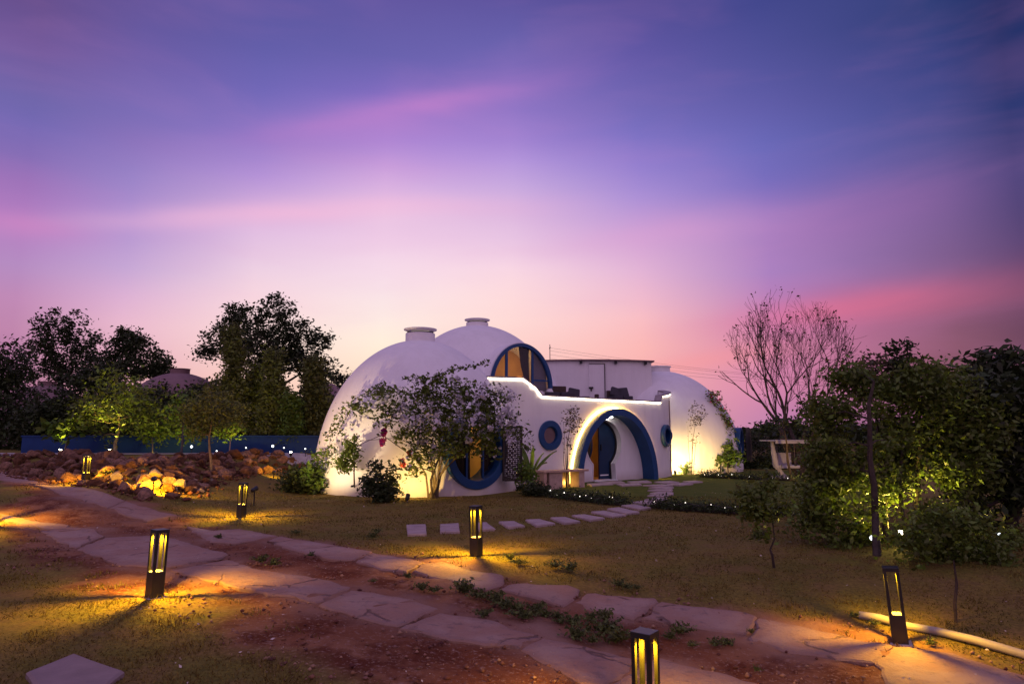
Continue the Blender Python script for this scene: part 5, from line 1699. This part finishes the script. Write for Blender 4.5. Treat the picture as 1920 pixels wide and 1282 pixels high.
# ------------------------------------------------------------------ power line behind the house
pa, pb_ = at(1031, 652, 60), at(1560, 712, 75)
ga, gb = Vector((pa.x, pa.y, 0)), Vector((pb_.x, pb_.y, 0))
for p_, lab in ((pa, 'thin utility pole rising behind the roof room'), (pb_, 'thin utility pole hidden behind the bare tree')):
    root = thing('utility_pole', lab, 'pole', (p_.x, p_.y, 0))
    mb = MB(); mb.tube([(0, 0, -.3), (0, 0, p_.z + .3)], [.05, .03], 6); mb.build('post', M['wire'], root)
    mb = MB(); mb.box((0, 0, p_.z), (.08, .9, .08)); mb.build('crossarm', M['wire'], root)
for k, (d0, d1) in enumerate(((0, 0), (-.25, -.1), (-.6, -.45), (-.95, -.75))):
    pts = []
    for i in range(17):
        t = i / 16; p_ = pa.lerp(pb_, t) + Vector((0, 0, d0 + (d1 - d0) * t - 1.0 * 4 * t * (1 - t) * .35))
        pts.append(p_)
    mb = MB(); mb.tube(pts, .009, 4)
    tag(mb.build('power_line', M['wire'], None), ['topmost power line sagging behind the right dome', 'second power line from the top behind the right dome', 'third power line from the top behind the right dome', 'lowest power line sagging behind the right dome'][k], 'cable', 'power lines behind the house')

# ------------------------------------------------------------------ lawn edging with fairy lights
def edging(pix, label_e, label_l, nb, lamp_dz=.13):
    pts = [P(*p) for p in pix]
    poly = []
    for a, b in zip(pts, pts[1:]):
        for j in range(10): poly.append(a.lerp(b, j / 10))
    base = pts[0]
    root = thing('low_hedge', label_e, 'hedge', base, 0, 'low dark hedges edging the lawn')
    C = []
    for p_ in poly:
        n_ = 90
        C.append(np.array(p_) + np.abs(rng.normal(size=(n_, 3))) * np.array([0, 0, .09]) + rng.normal(size=(n_, 3)) * np.array([.12, .09, .02]) + np.array([0, 0, .03]))
    V, F_ = leaf_quads(np.concatenate(C), .05, .55); fast('foliage', V - np.array(base), F_, M['leaf_dark'], root)
    mb = MB(); mb.tube([p_ - base + Vector((0, 0, .02)) for p_ in poly], .03, 5); mb.build('stems', M['bark'], root)
    ls_ = thing('fairy_light_string', label_l, 'string lights', base, 0, 'strings of tiny white lights')
    bulbs = []
    cab = []
    for i in range(nb):
        t = (i + .5 + random.uniform(-.35, .35)) / nb * (len(poly) - 1)
        p_ = poly[int(t)] - base + Vector((random.uniform(-.05, .05), -.12, lamp_dz + random.uniform(-.05, .04)))
        bulbs.append(p_)
    mb = MB(); mb.tube(bulbs, .005, 3, False); mb.build('cable', M['wire'], ls_)
    bm = bmesh.new(); bmesh.ops.create_icosphere(bm, subdivisions=1, radius=1.0); me = bpy.data.meshes.new('bulb'); bm.to_mesh(me); bm.free(); me.materials.append(M['fairy'])
    for i, p_ in enumerate(bulbs):
        o = bpy.data.objects.new('bulb', me); COL.objects.link(o); o.parent = ls_; o.location = p_
        r_ = random.choice((.005, .007, .011)); o.scale = (r_, r_, r_)
edging([(1030, 931), (1080, 938), (1130, 944), (1172, 949)], 'dark low hedge edging the lawn left of the stepping stones', 'string of tiny lights in the hedge left of the stepping stones', 11)
edging([(1222, 952), (1290, 958), (1380, 964), (1500, 966)], 'dark low hedge edging the lawn right of the stepping stones', 'string of tiny lights in the hedge right of the stepping stones', 11)
edging([(1315, 894), (1350, 896), (1420, 899), (1560, 903)], 'dark low planting along the far edge of the lawn', 'string of tiny lights along the far edge of the lawn', 12, .10)

# ------------------------------------------------------------------ plastic pipe
pp = [(1612, 1160), (1650, 1168), (1700, 1180), (1760, 1192), (1830, 1211), (1925, 1236), (2010, 1262)]
mb = MB(); mb.tube([P(*p) + Vector((0, 0, .035 + .01 * math.sin(i * 2))) for i, p in enumerate(pp)], .034, 12)
pipe = tag(mb.build('plastic_pipe', M['pvc'], None, True), 'grey plastic pipe lying on the grass at the lower right', 'pipe')

# ------------------------------------------------------------------ weeds in the path
def weed_meshes(seed):
    Vs, Fs, k = [], [], 0
    for j in range(22):
        a = rng.uniform(0, 2 * PI); out_ = rng.uniform(.1, 1.0); up = rng.uniform(.25, .7) * (1.15 - .5 * out_)
        d = np.array([math.cos(a) * out_, math.sin(a) * out_, up])
        sd = np.array([-math.sin(a), math.cos(a), 0]) * .02
        st = np.array([-sd, sd, d + sd * .3, d - sd * .3]); Vs.append(st); Fs.append(np.array([[0, 1, 2, 3]]) + k); k += 4
        C = d[None] * rng.uniform(.15, 1.0, 13)[:, None] + rng.normal(size=(13, 3)) * .05
        C[:, 2] = np.maximum(C[:, 2], .03)
        V, F_ = leaf_quads(C, .2, .45); Vs.append(V); Fs.append(F_ + k); k += len(V)
    return np.concatenate(Vs), np.concatenate(Fs)
WV = [weed_meshes(k) for k in range(4)]
WEEDS = [(872, 1114, 1.5), (900, 1122, 1.1), (925, 1132, 1.3), (945, 1142, 1.2), (965, 1147, 1.0), (985, 1160, 1.5), (1006, 1150, 1.1), (1022, 1160, .9), (1045, 1162, .8), (1075, 1172, 1.2), (1050, 1172, .7), (1110, 1165, .9), (1135, 1165, 1.2), (1128, 1188, 1.9), (1152, 1206, 1.7), (1080, 1200, 1.4), (1110, 1210, .9),
         (1200, 1205, 1.0), (1280, 1190, 1.2), (1258, 1200, .8), (1340, 1215, .9), (1365, 1212, .8), (1300, 1215, .6), (766, 1086, .6), (792, 1110, .9), (812, 1112, .7), (905, 1160, 1.0), (700, 1010, .7), (706, 1002, .6), (554, 1002, .5), (488, 1056, .9), (512, 1062, .8), (958, 1052, .8), (975, 1060, .7), (1042, 1066, .9), (1068, 1072, 1.0), (1160, 1102, .8), (1175, 1106, .7), (410, 1011, .5), (582, 1045, .5), (1410, 1192, .5), (1600, 1158, .6), (1640, 1175, .6), (1745, 1212, .7), (205, 895, .9), (190, 893, .6), (700, 1095, .4), (1420, 1262, .5), (1195, 1108, .5)]
for i, (px, py, s) in enumerate(WEEDS):
    p_ = P(px, py)
    V, F_ = WV[i % 4]
    if i < 4:
        o = fast('weed_clump', V, F_, M['leaf_conifer'] if i % 2 else M['leaf_olive'], None)
        me0 = o.data; WV[i % 4] = (V, F_); globals().setdefault('WM', []).append(me0)
    else:
        o = bpy.data.objects.new('weed_clump', WM[i % 4]); COL.objects.link(o)
    sc_ = s * p_.y / FPX * 27
    o.location = p_ + Vector((0, 0, .02)); o.scale = (sc_, sc_, sc_ * .95); o.rotation_euler = (0, 0, random.uniform(0, 6.28))
    if i < 17: tag(o, ('big' if s > 1.3 else 'small' if s < 1 else 'middling') + (' dark weed clump at the left end' if px < 990 else ' dark weed clump in the middle' if px < 1100 else ' dark weed clump at the right end') + ' of the row along the stone path', 'weeds', 'weed clumps in the middle row')
    elif px > 1150: tag(o, 'little weed clump on the soil at the right part of the path', 'weeds', 'weed clumps right of the row')
    else: tag(o, 'tiny weed clump sprouting on the paving ' + ('left of the stepping stones' if px < 750 else 'just above the row of weeds' if py > 1075 else 'by the lawn edge near the middle bollard'), 'weeds', 'weed clumps left of the row')

# ------------------------------------------------------------------ grass, pebbles, litter
n = 150000
yy = 3.0 + 13.5 * rng.random(n) ** 1.5
xx = yy * rng.uniform(-.82, .82, n)
xx = xx[:]; ok = sd_poly(xx, yy, SOIL) < -.02
tuft = np.array([nz(x, y, 1.4, 9) for x, y in zip(xx, yy)]) if n < 200000 else 0
ok &= (tuft > -.32)
for x, y, q4 in [(0, 0, [(48, 1268), (138, 1232), (233, 1266), (190, 1300), (75, 1310)])]: ok &= sd_poly(xx, yy, poly_px(q4)) < .02
ok &= np.hypot(xx - A[0], yy - A[1]) > A[2] + .05
xx, yy = xx[ok], yy[ok]
hh = rng.uniform(.006, .017, len(xx)) * (1 + yy * .04)
zz = height(xx, yy) - .004
ang = rng.uniform(0, 2 * PI, len(xx)); w = .0022 + .0005 * yy
lean = rng.normal(size=(len(xx), 2)) * .75
V = np.stack([np.stack([xx + np.cos(ang) * w, yy + np.sin(ang) * w, zz], 1), np.stack([xx - np.cos(ang) * w, yy - np.sin(ang) * w, zz], 1), np.stack([xx + lean[:, 0] * hh, yy + lean[:, 1] * hh, zz + hh], 1)], 1).reshape(-1, 3)
o = fast('grass', V, np.arange(len(V)).reshape(-1, 3), M['grass_blade']); o['kind'] = 'stuff'

oct_v = np.array([(1, 0, 0), (-1, 0, 0), (0, 1, 0), (0, -1, 0), (0, 0, 1), (0, 0, -1)], float)
oct_f = np.array([(0, 2, 4), (2, 1, 4), (1, 3, 4), (3, 0, 4), (2, 0, 5), (1, 2, 5), (3, 1, 5), (0, 3, 5)])
n = 26000
yy = 2.6 + 8.5 * rng.random(n) ** 1.4; xx = yy * rng.uniform(-.8, .8, n)
cl = np.array([nz(x, y, 1.1, 4) for x, y in zip(xx, yy)])
ok = (sd_poly(xx, yy, SOIL) > -.15) & (rng.random(n) < np.clip(.35 + 1.6 * cl, .03, 1))
SLW = [poly_px(s_) for s_ in SLABS]
for s_ in SLW: ok &= (sd_poly(xx, yy, s_) < .0) | (rng.random(n) < .04)
xx, yy = xx[ok], yy[ok]
s_ = .003 + .018 * rng.random(len(xx)) ** 5 + .0004 * yy
zz = height(xx, yy) + s_ * .4 - .002
sc = s_[:, None, None] * rng.uniform(.6, 1.4, (len(xx), 6, 1))
V = (oct_v[None] * sc * np.array([1, 1, .7]) + np.stack([xx, yy, zz], 1)[:, None]).reshape(-1, 3)
Fp = (oct_f[None] + (np.arange(len(xx)) * 6)[:, None, None]).reshape(-1, 3)
o = fast('gravel', V, Fp, M['pebble']); o['kind'] = 'stuff'

n = 420
yy = 3.5 + 14 * rng.random(n); xx = yy * rng.uniform(-.6, .7, n)
C = np.stack([xx, yy, height(xx, yy) + .014], 1)
V, F_ = leaf_quads(C, .024, .6); V[:, 2] = np.maximum(V[:, 2], np.repeat(C[:, 2], 4) - .008)
o = fast('fallen_leaves', V, F_, M['litter']); o['kind'] = 'stuff'

# chips and clods lying between the rocks of the bank
n = 5200
xx = rng.uniform(-17.5, -6.3, n); yy = rng.uniform(12.8, 23, n)
dd = sd_poly(xx, yy, BANK); ok = (dd > -.5) & (dd < 1.9); xx, yy = xx[ok], yy[ok]
s_ = .02 + .05 * rng.random(len(xx)) ** 2.5
zz = height(xx, yy) + s_ * .5
sc = s_[:, None, None] * rng.uniform(.6, 1.4, (len(xx), 6, 1))
V = (oct_v[None] * sc * np.array([1, 1, .7]) + np.stack([xx, yy, zz], 1)[:, None]).reshape(-1, 3)
Fp = (oct_f[None] + (np.arange(len(xx)) * 6)[:, None, None]).reshape(-1, 3)
o = fast('rubble', V, Fp, M['rubble']); o['kind'] = 'stuff'
# crumbly clods along the slab edges and in the red foreground
n = 9000
yy = 2.8 + 7.5 * rng.random(n) ** 1.3; xx = yy * rng.uniform(-.8, .8, n)
edge = np.full(n, 9.0)
for q4 in SLW: edge = np.minimum(edge, np.abs(sd_poly(xx, yy, q4)))
cl = np.array([nz(x, y, .9, 14) for x, y in zip(xx, yy)])
ok = (sd_poly(xx, yy, SOIL) > .0) & ((rng.random(n) < .55 * np.exp(-(edge / .07) ** 2)) | ((cl > .12) & (rng.random(n) < .45)))
for q4 in SLW: ok &= sd_poly(xx, yy, q4) < .03
xx, yy = xx[ok], yy[ok]
s_ = .006 + .020 * rng.random(len(xx)) ** 3
zz = height(xx, yy) + s_ * .35
sc = s_[:, None, None] * rng.uniform(.6, 1.4, (len(xx), 6, 1))
V = (oct_v[None] * sc * np.array([1, 1, .7]) + np.stack([xx, yy, zz], 1)[:, None]).reshape(-1, 3)
Fp = (oct_f[None] + (np.arange(len(xx)) * 6)[:, None, None]).reshape(-1, 3)
o = fast('soil_clods', V, Fp, M['rubble']); o['kind'] = 'stuff'
# taller tufts of dry grass along the edge between lawn and soil
n = 60000
yy = 3.2 + 11 * rng.random(n) ** 1.3; xx = yy * rng.uniform(-.8, .8, n)
e_ = sd_poly(xx, yy, SOIL)
tf_ = np.array([nz(x, y, 2.4, 21) for x, y in zip(xx, yy)])
ok = ((np.abs(e_) < .5) & (tf_ > .12)) | ((e_ < 0) & (tf_ > .34))
for q4 in SLW: ok &= sd_poly(xx, yy, q4) < -.01
ok &= sd_poly(xx, yy, poly_px([(48, 1268), (138, 1232), (233, 1266), (190, 1300), (75, 1310)])) < -.02
xx, yy = xx[ok], yy[ok]
hh = rng.uniform(.02, .055, len(xx)); zz = height(xx, yy) - .004
ang = rng.uniform(0, 2 * PI, len(xx)); w = .003 + .0004 * yy; lean = rng.normal(size=(len(xx), 2)) * .6
V = np.stack([np.stack([xx + np.cos(ang) * w, yy + np.sin(ang) * w, zz], 1), np.stack([xx - np.cos(ang) * w, yy - np.sin(ang) * w, zz], 1), np.stack([xx + lean[:, 0] * hh, yy + lean[:, 1] * hh, zz + hh], 1)], 1).reshape(-1, 3)
o = fast('grass_tufts', V, np.arange(len(V)).reshape(-1, 3), M['grass_blade']); o['kind'] = 'stuff'

# far-off wood closing the flat land beyond the garden
n = 26000
ang = np.concatenate([rng.uniform(R(13), R(88), n // 2), rng.uniform(R(-88), R(-27), n // 2)])
dist_ = rng.uniform(72, 96, n)
top = np.array([2.2 + 1.3 * noise.noise(Vector((a * 17, 3, 0))) + .9 * noise.noise(Vector((a * 60, 9, 0))) for a in ang])
C = np.stack([np.sin(ang) * dist_, np.cos(ang) * dist_, top * rng.uniform(0, 1, n) ** .7], 1)
C[:, 2] += height(C[:, 0], C[:, 1])
V, F_ = leaf_quads(C, .85, .7)
o = fast('distant_wood', V, F_, M['leaf_dark']); o['kind'] = 'stuff'
